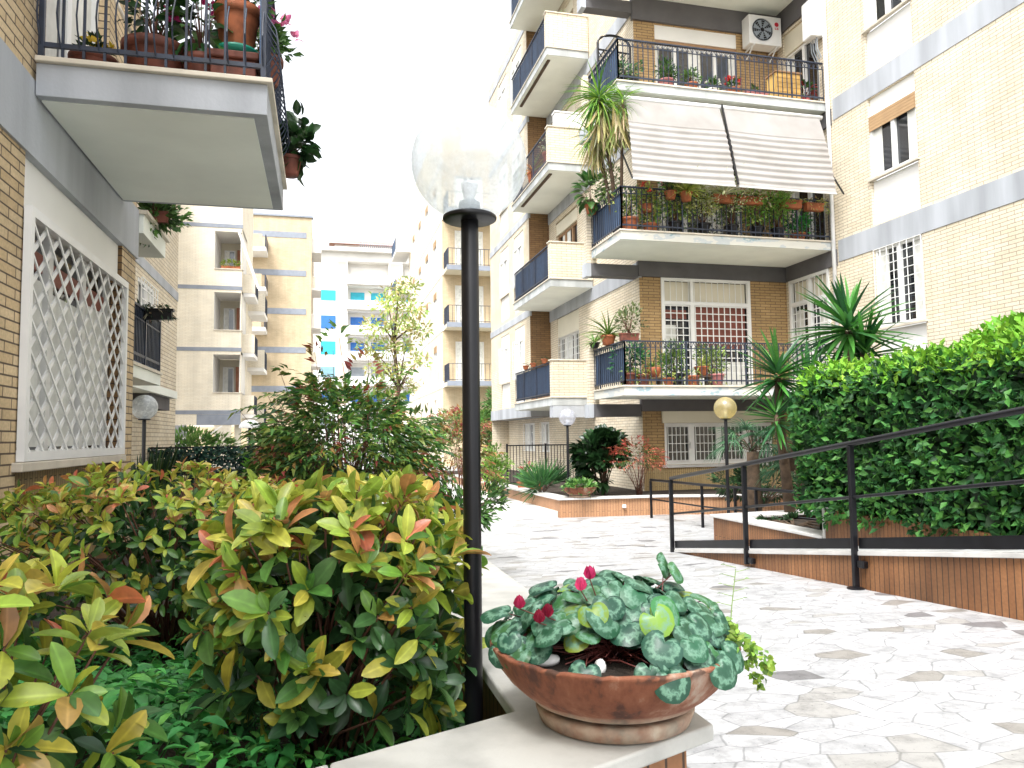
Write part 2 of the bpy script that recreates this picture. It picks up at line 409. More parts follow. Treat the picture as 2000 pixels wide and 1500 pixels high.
GREENS = [(.035, .10, .02), (.05, .14, .025), (.08, .19, .035), (.025, .07, .015)]
def blob(n, c, r, shell=.45):
    d = rdir(n); k = (1-shell*RG.random(n)**1.5)[:, None]
    return np.array(c)+d*k*np.array(r), d
# ------------------------------------------------------------------ the ground
def gz(y):
    t = .437-.0545*y
    return t if t > -.06 else (-.1 + .04*math.exp((t+.06)/.04) if t > -.4 else -.1)
def paving():
    m, n, l, b = nmat('crazy paving')
    uv = n.new('ShaderNodeUVMap')
    nz = n.new('ShaderNodeTexNoise'); nz.inputs['Scale'].default_value = 2.0; l.new(uv.outputs[0], nz.inputs[0])
    ad = n.new('ShaderNodeVectorMath'); ad.operation = 'MULTIPLY_ADD'; ad.inputs[1].default_value = (.12, .12, 0)
    l.new(nz.outputs['Color'], ad.inputs[0]); l.new(uv.outputs[0], ad.inputs[2])
    mp = n.new('ShaderNodeMapping'); mp.inputs['Rotation'].default_value = (0, 0, .5); mp.inputs['Scale'].default_value = (4.6, 7.6, 1)
    l.new(ad.outputs[0], mp.inputs[0])
    v1 = n.new('ShaderNodeTexVoronoi'); v1.voronoi_dimensions = '2D'; v1.inputs['Scale'].default_value = 1; l.new(mp.outputs[0], v1.inputs['Vector'])
    v2 = n.new('ShaderNodeTexVoronoi'); v2.voronoi_dimensions = '2D'; v2.feature = 'DISTANCE_TO_EDGE'; v2.inputs['Scale'].default_value = 1; l.new(mp.outputs[0], v2.inputs['Vector'])
    sp = n.new('ShaderNodeSeparateColor'); l.new(v1.outputs['Color'], sp.inputs[0])
    cr = n.new('ShaderNodeValToRGB'); cr.color_ramp.interpolation = 'CONSTANT'; e = cr.color_ramp.elements
    stops = [(0, (.42, .425, .43)), (.22, (.455, .46, .465)), (.5, (.385, .39, .395)), (.66, (.435, .44, .445)), (.87, (.345, .34, .325)), (.935, (.275, .262, .24)), (.968, (.19, .187, .19))]
    e[0].position = 0; e[0].color = (*stops[0][1], 1); e[1].position = stops[1][0]; e[1].color = (*stops[1][1], 1)
    for p, c in stops[2:]:
        q = e.new(p); q.color = (*c, 1)
    l.new(sp.outputs[0], cr.inputs[0])
    n2 = n.new('ShaderNodeTexNoise'); n2.inputs['Scale'].default_value = 9; n2.inputs['Detail'].default_value = 9; n2.inputs['Roughness'].default_value = .7; l.new(uv.outputs[0], n2.inputs[0])
    mr = n.new('ShaderNodeMapRange'); mr.inputs[1].default_value = .32; mr.inputs[2].default_value = .55; mr.inputs[3].default_value = .62; mr.inputs[4].default_value = .98; l.new(n2.outputs[0], mr.inputs[0])
    n3 = n.new('ShaderNodeTexNoise'); n3.inputs['Scale'].default_value = 60; n3.inputs['Detail'].default_value = 3; l.new(uv.outputs[0], n3.inputs[0])
    m3 = n.new('ShaderNodeMapRange'); m3.inputs[1].default_value = .27; m3.inputs[2].default_value = .36; m3.inputs[3].default_value = .45; m3.inputs[4].default_value = 1; l.new(n3.outputs[0], m3.inputs[0])
    m4 = n.new('ShaderNodeMapRange'); m4.inputs[1].default_value = .010; m4.inputs[2].default_value = .035; m4.inputs[3].default_value = .66; m4.inputs[4].default_value = 1; l.new(v2.outputs['Distance'], m4.inputs[0])
    a = n.new('ShaderNodeMath'); a.operation = 'MULTIPLY'; l.new(mr.outputs[0], a.inputs[0]); l.new(m3.outputs[0], a.inputs[1])
    a2 = n.new('ShaderNodeMath'); a2.operation = 'MULTIPLY'; l.new(a.outputs[0], a2.inputs[0]); l.new(m4.outputs[0], a2.inputs[1])
    mx = n.new('ShaderNodeMix'); mx.data_type = 'RGBA'; mx.blend_type = 'MULTIPLY'; mx.inputs[0].default_value = 1
    l.new(cr.outputs[0], mx.inputs[6]); l.new(a2.outputs[0], mx.inputs[7]); l.new(mx.outputs[2], b.inputs['Base Color'])
    b.inputs['Roughness'].default_value = .45
    bp = n.new('ShaderNodeBump'); bp.inputs['Strength'].default_value = .35; bp.inputs['Distance'].default_value = .006; l.new(a2.outputs[0], bp.inputs['Height']); l.new(bp.outputs[0], b.inputs['Normal'])
    return m
M['paving'] = paving()
b = MB(); b.face([(-600, -600, -.3), (600, -600, -.3), (600, 900, -.3), (-600, 900, -.3)])
T(b.build('ground', plain('earth', (.16, .15, .12), .95, var=.3, scale=.5)), kind='structure')
b = MB(); ys = [-4+.5*i for i in range(40)] + [20, 30, 60, 95]
for i in range(len(ys)-1):
    b.face([(-1.5, ys[i], gz(ys[i])), (12, ys[i], gz(ys[i])), (12, ys[i+1], gz(ys[i+1])), (-1.5, ys[i+1], gz(ys[i+1]))])
T(b.build('pavement', M['paving'], smooth=True), kind='structure')
b = MB()
for i in range(60):
    y = -.5+i*.7
    f = lambda x, y: .46-.012*max(0, y-3)+.03*math.sin(3.1*x+1.7*y)*math.cos(2.3*y-x)
    for j in range(12):
        x0, x1 = -7+7.48*j/12, -7+7.48*(j+1)/12
        b.face([(x0, y, f(x0, y)), (x1, y, f(x1, y)), (x1, y+.7, f(x1, y+.7)), (x0, y+.7, f(x0, y+.7))])
T(b.build('garden_soil', M['soil'], smooth=True), kind='structure')
b = MB(); b.prism([(4.5, 14.0), (2.95, 14.05), (2.5, 24), (4.15, 24)], -.25, .02); 
T(b.build('raised_path', M['marble'], bevel=.015), kind='structure')

# ------------------------------------------------------------------ planter that carries the bowl
ca, sa = math.cos(math.radians(22.6)), math.sin(math.radians(22.6))
def along(p, t, w=0): return (p[0]-ca*t-sa*w*0, p[1]-sa*t)
pw = thing('planter_wall', (.67, 1.7, .4), 'low planter wall with travertine coping under the cyclamen bowl', 'planter wall')
A0 = (.885, 1.643); A1 = (A0[0]-ca*2.2, A0[1]-sa*2.2)
nx, ny = -sa, ca                    # across the arm, inwards
B1 = (A1[0]+nx*.36, A1[1]+ny*.36)
tI = (.885-.46)/ca; Bi = (.46, A0[1]-sa*tI+.36/ca)
cz0, cz1 = .742, .78
b = MB(); b.prism([A0, (A0[0], 2.75), (.46, 2.75), Bi, (.02, Bi[1]-(.46-.02)*sa/ca), (.02, A0[1]-(A0[0]-.02)*sa/ca)], cz0, cz1)
b.build('coping', M['cap'], pw, bevel=.007, bseg=3)
b = MB(); b.prism([(.017, A0[1]-(A0[0]-.017)*sa/ca), (.017, Bi[1]-(.46-.017)*sa/ca), B1, A1], cz0, cz1)
b.build('coping', M['cap'], pw, bevel=.007, bseg=3)
b = MB(); b.prism([(A0[0], 2.753), (.46, 2.753), (.46, 5.2), (A0[0], 5.2)], cz0, cz1)
b.build('coping', M['cap'], pw, bevel=.007, bseg=3)
b = MB(); b.prism([(.885, 5.203), (.46, 5.203), (.46, 8.0), (.885, 8.0)], cz0, cz1)
b.build('coping', M['cap'], pw, bevel=.007, bseg=3)
i_ = .05
b = MB(); b.prism([(A0[0]-i_, A0[1]+i_*.9), (A0[0]-i_, 8), (.46+i_, 8), (.46+i_, Bi[1]-.03), (B1[0]-nx*i_, B1[1]-ny*i_), (A1[0]+nx*i_, A1[1]+ny*i_)], -.1, cz0)
b.build('tiled_side', M['tile'], pw)

# ------------------------------------------------------------------ wheelchair ramp with its railing
def rz(y): return -.03+(9.14-y)*.135
rp = thing('access_ramp', (4.95, 6, 0), 'sloping ramp faced with orange strip tiles and edged in white marble', 'ramp')
b = MB()
n_ = 24
for i in range(n_):
    y0, y1 = 1.5+i*(7.9/n_), 1.5+(i+1)*(7.9/n_)
    b.face([(4.43, y1, gz(y1)-.05), (4.43, y0, gz(y0)-.05), (4.43, y0, rz(y0)-.036), (4.43, y1, max(gz(y1)-.05, rz(y1)-.036))])
b.build('tiled_side', M['tile'], rp)
b = MB(); b.prism([(4.4, 1.5), (4.62, 1.5), (4.62, 9.25), (4.4, 9.25)], lambda x, y: rz(y)-.036, lambda x, y: rz(y)); b.build('edge_coping', M['marble'], rp, bevel=.004)
b = MB(); b.prism([(4.623, 1.5), (5.49, 1.5), (5.49, 9.6), (4.623, 9.3)], lambda x, y: rz(y)-.05, lambda x, y: rz(y)-.006); b.build('deck', M['paving'], rp)

def railing_run(name, pts, posts, h, label, kick=None, post_w=.05, bases=(), group=None):
    t = thing(name, pts[0], label, 'railing', group)
    P = [Vector(p) for p in pts]
    b = MB(); b.tube([p+Vector((0, 0, h)) for p in P], .024, 10); b.build('top_rail', M['iron'], t, smooth=True)
    b = MB(); b.tube([p+Vector((0, 0, h*.5)) for p in P], .014, 8); b.build('middle_rail', M['iron'], t, smooth=True)
    for (x, y, z0, z1) in posts:
        b = MB(); b.box(x-post_w/2, x+post_w/2, y-post_w*.35, y+post_w*.35, z0, z1-.02)
        o = b.build('post', M['iron'], t, bevel=.004)
        if (x, y) in bases:
            b = MB(); b.lathe([(0, 0), (.075, 0), (.075, .012), (.03, .02), (0, .02)], (x, y, z0), 16); b.build('base_plate', M['iron'], o)
    if kick:
        for k in range(len(kick)-1):
            b = MB(); (ya, yb) = kick[k], kick[k+1]
            b.prism([(4.405, ya-.03), (4.417, ya-.03), (4.417, yb+.03), (4.405, yb+.03)], lambda x, y: rz(y)+.02, lambda x, y: rz(y)+.112)
            b.build('kickboard', M['iron'], t)
    return t
X_ = 4.385
py = [9.1, 7.33, 5.62, 3.75, 1.9]
rt = railing_run('ramp_railing', [(X_, 9.1, rz(9.1)), (X_, 7.33, rz(7.33)), (X_, 5.62, rz(5.62)), (X_, 1.7, rz(1.7))],
    [(X_, 9.1, gz(9.1)-.02, rz(9.1)+.91), (X_, 7.33, gz(7.33)+.03, rz(7.33)+.91), (X_, 5.62, gz(5.62), rz(5.62)+.91), (X_, 3.75, gz(3.75), rz(3.75)+.91)], .91,
    'black steel railing with kickboard climbing along the ramp edge', kick=py, bases=((X_, 5.62),), group='ramp railings')
for y in (7.33, 5.62, 3.75):
    b = MB(); b.box(4.375, 4.43, y-.11, y-.03, rz(y)-.13, rz(y)-.07); b.build('bracket', M['iron'], rt, bevel=.01)
q = [(6.0, 13.3, -.11), (6.16, 11.62, -.11), (6.43, 10.42, -.11), (6.8, 8.7, -.11)]
railing_run('ramp_railing', q, [(6.0, 13.3, -.11, .61), (6.16, 11.62, -.11, .61), (6.33, 10.86, -.11, .61), (6.43, 10.42, -.11, .61)], .72, 'lower black steel railing standing on the paving beyond the triangular planter', post_w=.045, group='ramp railings')

# low triangular planter and the tall hedge planter
tp = thing('planter_wall', (5.7, 9, .1), 'triangular low planter of orange tiles with broad white marble cap', 'planter wall')
b = MB(); b.prism([(5.47, 10.12), (5.47, 7.56), (5.80, 7.56), (5.80, 9.35)], .255, .29); b.build('coping', M['marble'], tp, bevel=.006)
b = MB(); b.prism([(5.473, 10.125), (5.803, 9.354), (5.86, 9.68), (7.3, 9.9), (7.5, 10.35)], .255, .29); b.build('coping', M['marble'], tp, bevel=.006)
b = MB(); b.prism([(5.5, 10.05), (5.5, 7.56), (5.56, 7.56), (5.56, 9.95)], -.15, .255); b.prism([(5.503, 10.05), (5.6, 9.9), (7.4, 10.1), (7.45, 10.25)], -.15, .255); b.build('tiled_side', M['tile'], tp)
b = MB(); b.face([(5.56, 7.6, .2), (7.4, 7.6, .2), (7.4, 10.1, .2), (5.57, 9.95, .2)]); b.build('soil', M['soil'], tp)
hp = thing('planter_wall', (5.7, 4.5, .2), 'raised planter wall of orange strip tiles under the clipped hedge', 'planter wall')
b = MB(); b.box(5.5, 5.64, 1, 7.52, -.1, .58); b.build('tiled_side', M['tile'], hp)
b = MB(); b.box(5.485, 7.6, 7.52, 7.555, .2, .61); b.build('end_slab', M['marble'], hp, bevel=.004)
b = MB(); b.face([(5.6, 1, .55), (8.6, 1, .55), (8.6, 7.52, .55), (5.6, 7.52, .55)]); b.build('soil', M['soil'], hp)
# planter in front of the yellow brick facade
fp = thing('planter_wall', (6, 14, .1), 'long tiled planter wall with white cap before the brick facade', 'planter wall')
def capz(x): return .27
b = MB(); b.prism([(4.35, 13.85), (6.5, 13.7), (8.9, 12.9), (8.9, 13.2), (6.55, 14.0), (4.7, 14.12)], .235, .27); b.build('coping', M['marble'], fp, bevel=.006)
b = MB(); b.prism([(4.347, 13.853), (4.697, 14.123), (4.35, 24), (4.0, 24)], .235, .27); b.build('coping', M['marble'], fp, bevel=.006)
b = MB(); b.prism([(4.39, 13.9), (6.5, 13.75), (8.9, 12.95), (8.9, 13.1), (6.55, 13.9), (4.6, 14.05), (4.3, 24), (4.04, 24)], -.2, .235); b.build('tiled_side', M['tile_far'], fp)
b = MB(); b.box(5.62, 5.68, 13.745, 13.80, .06, .12); b.build('wall_light', M['white'], fp)
b = MB(); b.prism([(4.6, 14.05), (6.5, 13.9), (8.8, 13.05), (10.65, 13), (10.65, 15.7), (6.9, 15.7), (6.9, 28), (4.3, 28)], .1, .215)
T(b.build('planter_soil', M['soil']), kind='structure')
b = MB(); b.prism([(7.0, 9.0), (10.65, 7.6), (10.65, 13), (8.95, 12.9), (7.2, 10.5)], -.15, .1)
T(b.build('yucca_bed', M['soil']), kind='structure')
# ------------------------------------------------------------------ shared building pieces
def grille(b, fr, a0, a1, z0, z1, n, na, nz, w=.014, m=0):
    for i in range(na+1):
        a = a0+(a1-a0)*i/na; b.fb(fr, a-w/2, a+w/2, n, n+.012, z0, z1, m)
    for j in range(nz+1):
        z = z0+(z1-z0)*j/nz; b.fb(fr, a0-w/2, a1+w/2, n+.0125, n+.02, z-w/2, z+w/2, m)
def window(bl, fr, a0, a1, z0, z1, depth, leaves=2, fw=.055, frame='frame', pane='pane', shut=0, shutm='shutter', grid=None, curtain=0, sill=None, name='window', simple=False):
    """a casement set in a wall opening: frame is the window itself; pane, shutter, grille, sill, curtain hang under it"""
    n0 = -depth+.05; b = MB()
    b.fb(fr, a0, a1, n0, n0+.06, z0, z0+fw); b.fb(fr, a0, a1, n0, n0+.06, z1-fw, z1)
    for k in range(leaves+1):
        a = a0+(a1-a0)*k/leaves
        if k == 0: b.fb(fr, a0, a0+fw, n0, n0+.06, z0+fw, z1-fw)
        elif k == leaves: b.fb(fr, a1-fw, a1, n0, n0+.06, z0+fw, z1-fw)
        else: b.fb(fr, a-fw*.9, a+fw*.9, n0, n0+.065, z0+fw, z1-fw)
    o = b.build(name, M[frame], bl)
    b = MB(); b.fb(fr, a0+fw*.5, a1-fw*.5, n0-.03, n0+.012, z0+fw*.5, z1-fw*.5); b.build('pane', M[pane], o)
    if curtain:
        for k in range(leaves):
            b = MB(); w = (a1-a0)/leaves; c0 = a0+w*k+fw; c1 = a0+w*(k+1)-fw
            if k % 2 == 0: c1 = c0+(c1-c0)*curtain
            else: c0 = c1-(c1-c0)*curtain
            b.fb(fr, c0, c1, n0+.013, n0+.02, z0+fw, z1-fw); b.build('curtain', M['curtain'], o)
    if shut:
        b = MB(); zz = z1-(z1-z0)*shut; k = max(3, int((z1-zz)/.055))
        for i in range(k):
            y0 = zz+(z1-zz)*i/k; y1 = zz+(z1-zz)*(i+1)/k
            b.fb(fr, a0+.01, a1-.01, n0+.07, n0+.09, y0, y1-.006)
        b.build('shutter', M[shutm], o)
    if grid:
        b = MB(); grille(b, fr, a0+.01, a1-.01, z0+.01, z1-.01, n0+.11, grid[0], grid[1]); b.build('grille', M['frame'], o)
    if sill:
        b = MB(); b.fb(fr, a0-.04, a1+.04, n0+.05, .05, z0-.045, z0-.005); b.build('sill', M['coping'], o)
    return o
def iron_rail(b, p0, p1, z0, h, step=.11, w=.014, double=True, m=0, belly=0.0, out=(0, 0)):
    p0, p1 = Vector((*p0, 0)), Vector((*p1, 0)); L = (p1-p0).length; n = max(2, int(L/step)); d = (p1-p0)/n
    up = Vector((0, 0, 1))
    b.bar(p0+up*(z0+h), p1+up*(z0+h), .045, .025, m); b.bar(p0+up*(z0+.10), p1+up*(z0+.10), .025, .03, m)
    if double: b.bar(p0+up*(z0+h-.13), p1+up*(z0+h-.13), .02, .016, m)
    for i in range(n+1):
        q = p0+d*i
        big = (i % 12 == 0)
        b.bar(q+up*z0 if big else q+up*(z0+.03), q+up*(z0+h), w*2 if big else w, None, m)
        if double and i < n:
            b.bar(q+up*(z0+h-.13), q+d*.5+up*(z0+h-.01), w*.6, None, m); b.bar(q+d*.5+up*(z0+h-.01), q+d+up*(z0+h-.13), w*.6, None, m)

# ------------------------------------------------------------------ the building close to the camera
lb = thing('apartment_building', (-2.5, 4, .4), 'yellow brick building with a lattice window and a flowerpot balcony above', 'building')
fl = ((-1.8, 0), (0, 1), (1, 0))
b = MB(); b.wall(fl, -2.5, 8.12, .2, 3.30, [(5.22, 7.6, .2, 3.275, .158)], m=0, mr=1); b.wall(fl, -2.5, 8.12, 3.75, 7.5, [(5.5, 7.0, 3.86, 6.2, .2)])
b.fb(fl, 8.12, 8.121, -.9, 0, .2, 7.5)
b.build('wall', [M['brick'], M['brick_dark']], lb)
b = MB(); b.wall(((-1.96, 0), (0, 1), (1, 0)), 5.22, 7.6, .2, 1.27); b.build('tiled_apron', M['tile_yellow'], lb)
b = MB(); b.fb(fl, -2.5, 8.14, -.2, .02, 3.26, 3.75); b.build('plaster_band', M['band'], lb)
b = MB(); b.fb(fl, 5.225, 7.595, -.3, -.035, 2.93, 3.258); b.build('shutter_box', M['white'], lb)
# lattice window
n0 = -.15
b = MB()
b.fb(fl, 5.22, 7.6, n0, n0+.05, 1.33, 1.40); b.fb(fl, 5.22, 5.28, n0, n0+.05, 1.40, 2.93); b.fb(fl, 7.54, 7.6, n0, n0+.05, 1.40, 2.93); b.fb(fl, 6.0, 6.09, n0, n0+.055, 1.40, 2.93); b.fb(fl, 6.80, 6.88, n0, n0+.055, 1.40, 2.93)
lw = b.build('window', M['frame'], lb)
b = MB(); b.fb(fl, 5.24, 7.58, n0-.04, n0+.01, 1.36, 2.92); b.build('pane', M['pane'], lw)
b = MB()
def pleats(a0, a1, z0, z1, n, b):
    k = int((a1-a0)/.05)
    for i in range(k):
        y0 = a0+(a1-a0)*i/k; y1 = a0+(a1-a0)*(i+1)/k; ym = (y0+y1)/2
        b.fq(fl, [(y0, n, z0), (ym, n+.018, z0), (ym, n+.018, z1), (y0, n, z1)]); b.fq(fl, [(ym, n+.018, z0), (y1, n, z0), (y1, n, z1), (ym, n+.018, z1)])
for c0, c1, c2 in ((5.30, 5.52, 2.62), (5.62, 5.98, 2.58), (6.11, 6.76, 2.53), (6.90, 7.52, 2.6)):
    b = MB(); pleats(c0, c1, 1.42, c2, n0+.014, b); b.build('curtain', M['curtain'], lw)
b = MB(); b.fb(fl, 5.3, 5.95, n0+.012, n0+.03, 2.64, 2.77); b.fb(fl, 6.12, 7.5, n0+.012, n0+.03, 2.60, 2.75); b.build('blind', M['shutter_red'], lw)
b = MB(); g0 = .01
b.fb(fl, 5.20, 7.63, g0, g0+.045, 1.335, 1.395); b.fb(fl, 5.20, 7.63, g0, g0+.045, 2.86, 2.92)
b.fb(fl, 5.20, 5.255, g0, g0+.045, 1.395, 2.86); b.fb(fl, 7.575, 7.63, g0, g0+.045, 1.395, 2.86)
A0_, A1_, Z0_, Z1_ = 5.25, 7.58, 1.39, 2.865
W_ = .245; slope = .82
k = -12
while True:
    a = A0_+k*W_; k += 1
    if a > A1_: break
    for s in (1, -1):
        # strip from (a, Z0) rising with +-slope, clipped to the frame
        zs = Z0_; st = a if s == 1 else a+(Z1_-Z0_)/slope
        p0 = [st, Z0_]; p1 = [st+s*(Z1_-Z0_)/slope, Z1_]
        if s == 1:
            if p0[0] < A0_: p0 = [A0_, Z0_+(A0_-p0[0])*slope]
            if p1[0] > A1_: p1 = [A1_, Z1_-(p1[0]-A1_)*slope]
        else:
            if p0[0] > A1_: p0 = [A1_, Z0_+(p0[0]-A1_)*slope]
            if p1[0] < A0_: p1 = [A0_, Z1_-(A0_-p1[0])*slope]
        if p1[1]-p0[1] < .03: continue
        nn = g0+.012 if s == 1 else g0+.026
        b.bar(b.fp(fl, p0[0], nn, p0[1]), b.fp(fl, p1[0], nn, p1[1]), .009, .034 if s == 1 else .018, up=(0, 0, 1))
b.build('lattice_grille', M['white_metal'], lw)
b = MB(); b.fb(fl, 5.16, 7.66, -.15, .06, 1.272, 1.33); b.build('sill', M['coping'], lw, bevel=.006)
# balcony over it
b = MB(); b.box(-1.775, -.37, 5.275, 7.51, 3.652, 3.866); bal = b.build('balcony', M['band'], lb, bevel=.004)
b = MB(); b.box(-1.76, -.46, 5.345, 7.43, 3.642, 3.6515); b.build('soffit', M['soffit'], bal)
b = MB(); b.box(-1.775, -.335, 5.24, 7.54, 3.867, 3.902); b.build('coping', M['coping'], bal, bevel=.006)
b = MB(); zb = 3.905
for (p, q) in (((-1.76, 5.31), (-.40, 5.31)), ((-.40, 5.31), (-.40, 7.48))):
    iron_rail(b, p, q, zb, 1.0, step=.115, w=.016, double=False)
P0 = Vector((-1.76, 5.31, 0)); 
for i in range(13):
    x = -1.76+1.36*i/12
    pts = [(x, 5.31-.0-.10*math.sin(PI*t)**1, zb+.08+.42*t) for t in (0, .1, .25, .45, .7, 1)]
    b.tube(pts, .006, 5)
for i in range(19):
    y = 5.31+2.17*i/18
    pts = [(-.40+.10*math.sin(PI*t), y, zb+.08+.42*t) for t in (0, .1, .25, .45, .7, 1)]
    b.tube(pts, .006, 5)
b.build('railing', M['iron_blue'], bal)
b = MB(); b.box(-.43, -.418, 5.36, 7.45, zb+.12, zb+.95); b.build('screen', M['screen'], bal)
window(lb, fl, 5.5, 7.0, 3.86, 6.2, .2, 2, frame='frame', curtain=.9, name='balcony_door')
# recessed continuation beyond the corner
f2 = ((-2.6, 0), (0, 1), (1, 0))
b = MB(); b.wall(f2, 8.1, 15.0, .2, 7.5, [(11.9, 13.05, 3.05, 3.85, .12), (9.2, 11.2, .6, 1.98, .3)]); b.fb(f2, 15.0, 15.001, -5, 0, .2, 7.5); b.build('wall', M['brick_pale'], lb)
b = MB(); b.fb(f2, 8.1, 15.01, -.1, .015, 4.02, 4.18); b.build('plaster_band', M['band'], lb)
window(lb, f2, 11.9, 13.05, 3.05, 3.85, .12, 2, grid=(6, 5), curtain=.5)
b = MB(); b.box(-2.59, -1.74, 8.15, 9.25, 3.53, 3.72); b2 = b.build('balcony', M['soffit'], lb)
b = MB(); b.box(-2.59, -1.70, 8.13, 9.29, 3.721, 3.76); b.build('coping', M['coping'], b2)
b = MB(); b.box(-2.59, -1.90, 8.3, 9.95, 2.12, 2.245); b2 = b.build('balcony', M['soffit'], lb)
b = MB(); b.box(-2.59, -1.88, 8.3, 9.97, 2.246, 2.28); b.build('coping', M['coping'], b2)
b = MB(); iron_rail(b, (-1.92, 8.3), (-1.92, 9.93), 2.28, .62, step=.07, w=.018); iron_rail(b, (-1.92, 9.93), (-2.58, 9.93), 2.28, .62, step=.07, w=.018); b.build('railing', M['iron_blue'], b2)
b = MB(); b.box(-1.945, -1.94, 8.3, 9.9, 2.3, 2.86); b.build('screen', M['screen'], b2)
b = MB(); b.box(-2.59, -2.28, 10.0, 13.3, 2.13, 2.245); b.build('canopy_slab', M['soffit'], lb)
b = MB(); b.box(-2.59, -2.36, 11.7, 13.1, 1.93, 2.128); b.build('canopy_beam', M['band_shaded'], lb)

# ------------------------------------------------------------------ globe lamps
M['globe'] = glassy('clear globe', (.965, .98, .985), .55, .09, .03, dirt=.5, dirtcol=(.86, .91, .94))
M['globe_warm'] = glassy('yellowed globe', (.86, .78, .52), .3, .12, .12, dirt=.42, even=True, dirtcol=(.80, .70, .40))
M['globe_smoky'] = glassy('frosted globe', (.90, .91, .95), .3, .10, .1, dirt=.42, even=True, dirtcol=(.74, .75, .80))
M['bulb'] = plain('opal bulb', (.80, .82, .85), .3, var=.03)
def globe_lamp(x, y, z0, zc, label, gm='globe', r=.167, pr=.0255):
    t = thing('globe_lamp', (x, y, z0), label, 'garden lamp', 'globe lamps on black poles')
    zp = zc-r*.965
    b = MB(); b.tube([(x, y, z0), (x, y, zp-.006)], pr, 20); b.build('pole', M['iron'], t, smooth=True, bevel=.002)
    b = MB(); b.lathe([(0, 0), (.070, 0), (.078, .004), (.078, .013), (.072, .017), (.03, .019), (0, .019)], (x, y, zp-.012), 40); b.build('collar', M['iron'], t, smooth=True, bevel=.002)
    b = MB(); b.lathe([(.021, .006), (.024, .010), (.024, .014), (.031, .016), (.031, .043), (.026, .047), (0, .047)], (x, y, zp), 24); so_ = b.build('socket', M['grey_metal'], t, smooth=True, bevel=.002)
    b = MB(); b.lathe([(.014, .047), (.016, .055), (.024, .092), (.0245, .098), (.02, .104), (0, .106)], (x, y, zp), 20); b.build('bulb', M['bulb'], t, smooth=True)
    b = MB(); n = 26; prof = []
    t0 = math.asin(.05/r)
    for i in range(n+1):
        a = t0+(PI-t0)*i/n; prof.append((r*math.sin(a) if i < n else 0.0, -r*math.cos(a)))
    b.lathe(prof, (x, y, zc), 48); b.build('globe', M[gm], t, smooth=True)
    return t
globe_lamp(.412, 2.12, .42, 2.245, 'tall black lamp post with clear glass globe rising behind the cyclamen bowl')
globe_lamp(5.83, 10.2, -.1, 1.835, 'lamp post with yellowed globe standing by the yuccas', 'globe_warm')
globe_lamp(4.74, 14.4, .2, 1.82, 'slim lamp post with frosted globe above the small terracotta bowl', 'globe_smoky')
globe_lamp(-2.31, 11.1, .3, 1.905, 'lamp post with milky globe beside the corner of the lattice window building', 'globe')
t = thing('mushroom_lamp', (-1.47, 16.9, .3), 'garden lamp with white dome cap beyond the dark hedge', 'garden lamp')
b = MB(); b.tube([(-1.47, 16.9, .3), (-1.47, 16.9, 1.7)], .03, 10); b.build('pole', M['iron'], t, smooth=True)
b = MB(); b.lathe([(.22, 0), (.21, .06), (.16, .13), (.08, .17), (0, .18)], (-1.47, 16.9, 1.70), 24); b.lathe([(.215, 0), (0, .02)], (-1.47, 16.9, 1.70), 24); b.build('dome', M['white_metal'], t, smooth=True)
# ------------------------------------------------------------------ the L-shaped building across the court
cb = thing('apartment_building', (8, 16, 0), 'large L-shaped yellow brick block with stacked flower balconies and an awning', 'building')
fR = ((10.7, 0), (0, 1), (-1, 0)); fF = ((0, 15.73), (1, 0), (0, -1)); fS = ((6.94, 0), (0, 1), (-1, 0)); fP = ((0, 22.6), (1, 0), (0, -1)); fW = ((6.28, 0), (0, 1), (-1, 0))
TOP = 15.0
holesR = [(11.5, 12.75, 2.5, 5.08, .14), (11.5, 12.75, 5.575, 8.17, .14), (11.5, 12.75, 8.665, 11.2, .14), (14.15, 15.6, 2.45, 5.02, .12), (14.2, 15.5, 5.6, 7.9, .2), (14.2, 15.5, 8.7, 10.95, .2)]
b = MB(); b.wall(fR, 2.0, 15.73, -.2, TOP, holesR); b.build('wall', M['brick_pale'], cb)
holesF = [(7.46, 9.72, 2.46, 5.02, .14), (7.46, 9.6, 5.6, 7.95, .2), (7.47, 9.6, 8.68, 11.0, .2), (7.46, 10.2, .78, 1.71, .16), (7.47, 9.6, 11.8, 14, .2)]
b = MB(); b.wall(fF, 6.94, 10.7, .7, TOP, holesF); b.build('wall', M['brick_shaded'], cb)
b = MB(); b.wall(fF, 6.94, 10.7, -.2, .7); b.build('tiled_apron', M['tile_yellow'], cb)
holesS = [(19.9, 21.9, 2.46, 5.0, .2), (19.9, 21.9, 5.6, 7.95, .2), (19.9, 21.9, 8.7, 11.05, .2), (19.9, 21.9, 11.8, 14.1, .2)]
b = MB(); b.wall(fS, 15.73, 22.6, .0, TOP, holesS); b.build('wall', M['brick_pale'], cb)
b = MB(); b.wall(fS, 22.6, 28.2, .0, 2.05, [(22.9, 23.8, .95, 1.9, .12), (24.6, 25.9, .95, 1.9, .12)]); b.build('wall', M['brick_pale'], cb)
b = MB(); b.wall(fP, 6.28, 6.94, 2.05, TOP); b.build('pier', M['brick_dark'], cb)
holesW = []
for k in range(4):
    z = 2.44+3.1*k; holesW += [(23.3, 24.5, z+.02, z+2.6, .06), (25.3, 26.5, z+.02, z+2.6, .06)]
b = MB(); b.wall(fW, 22.6, 28.2, 2.05, TOP, holesW); b.wall(((0, 28.2), (1, 0), (0, 1)), 6.28, 10, 0, TOP); b.build('wall', M['brick_pale'], cb)
b = MB(); b.box(6.3, 10.6, 22.7, 28.1, TOP-.3, TOP); b.box(6.95, 16, 15.75, 22.6, TOP-.3, TOP); b.box(10.72, 16, 2, 15.7, TOP-.3, TOP); b.build('roof', M['band'], cb)
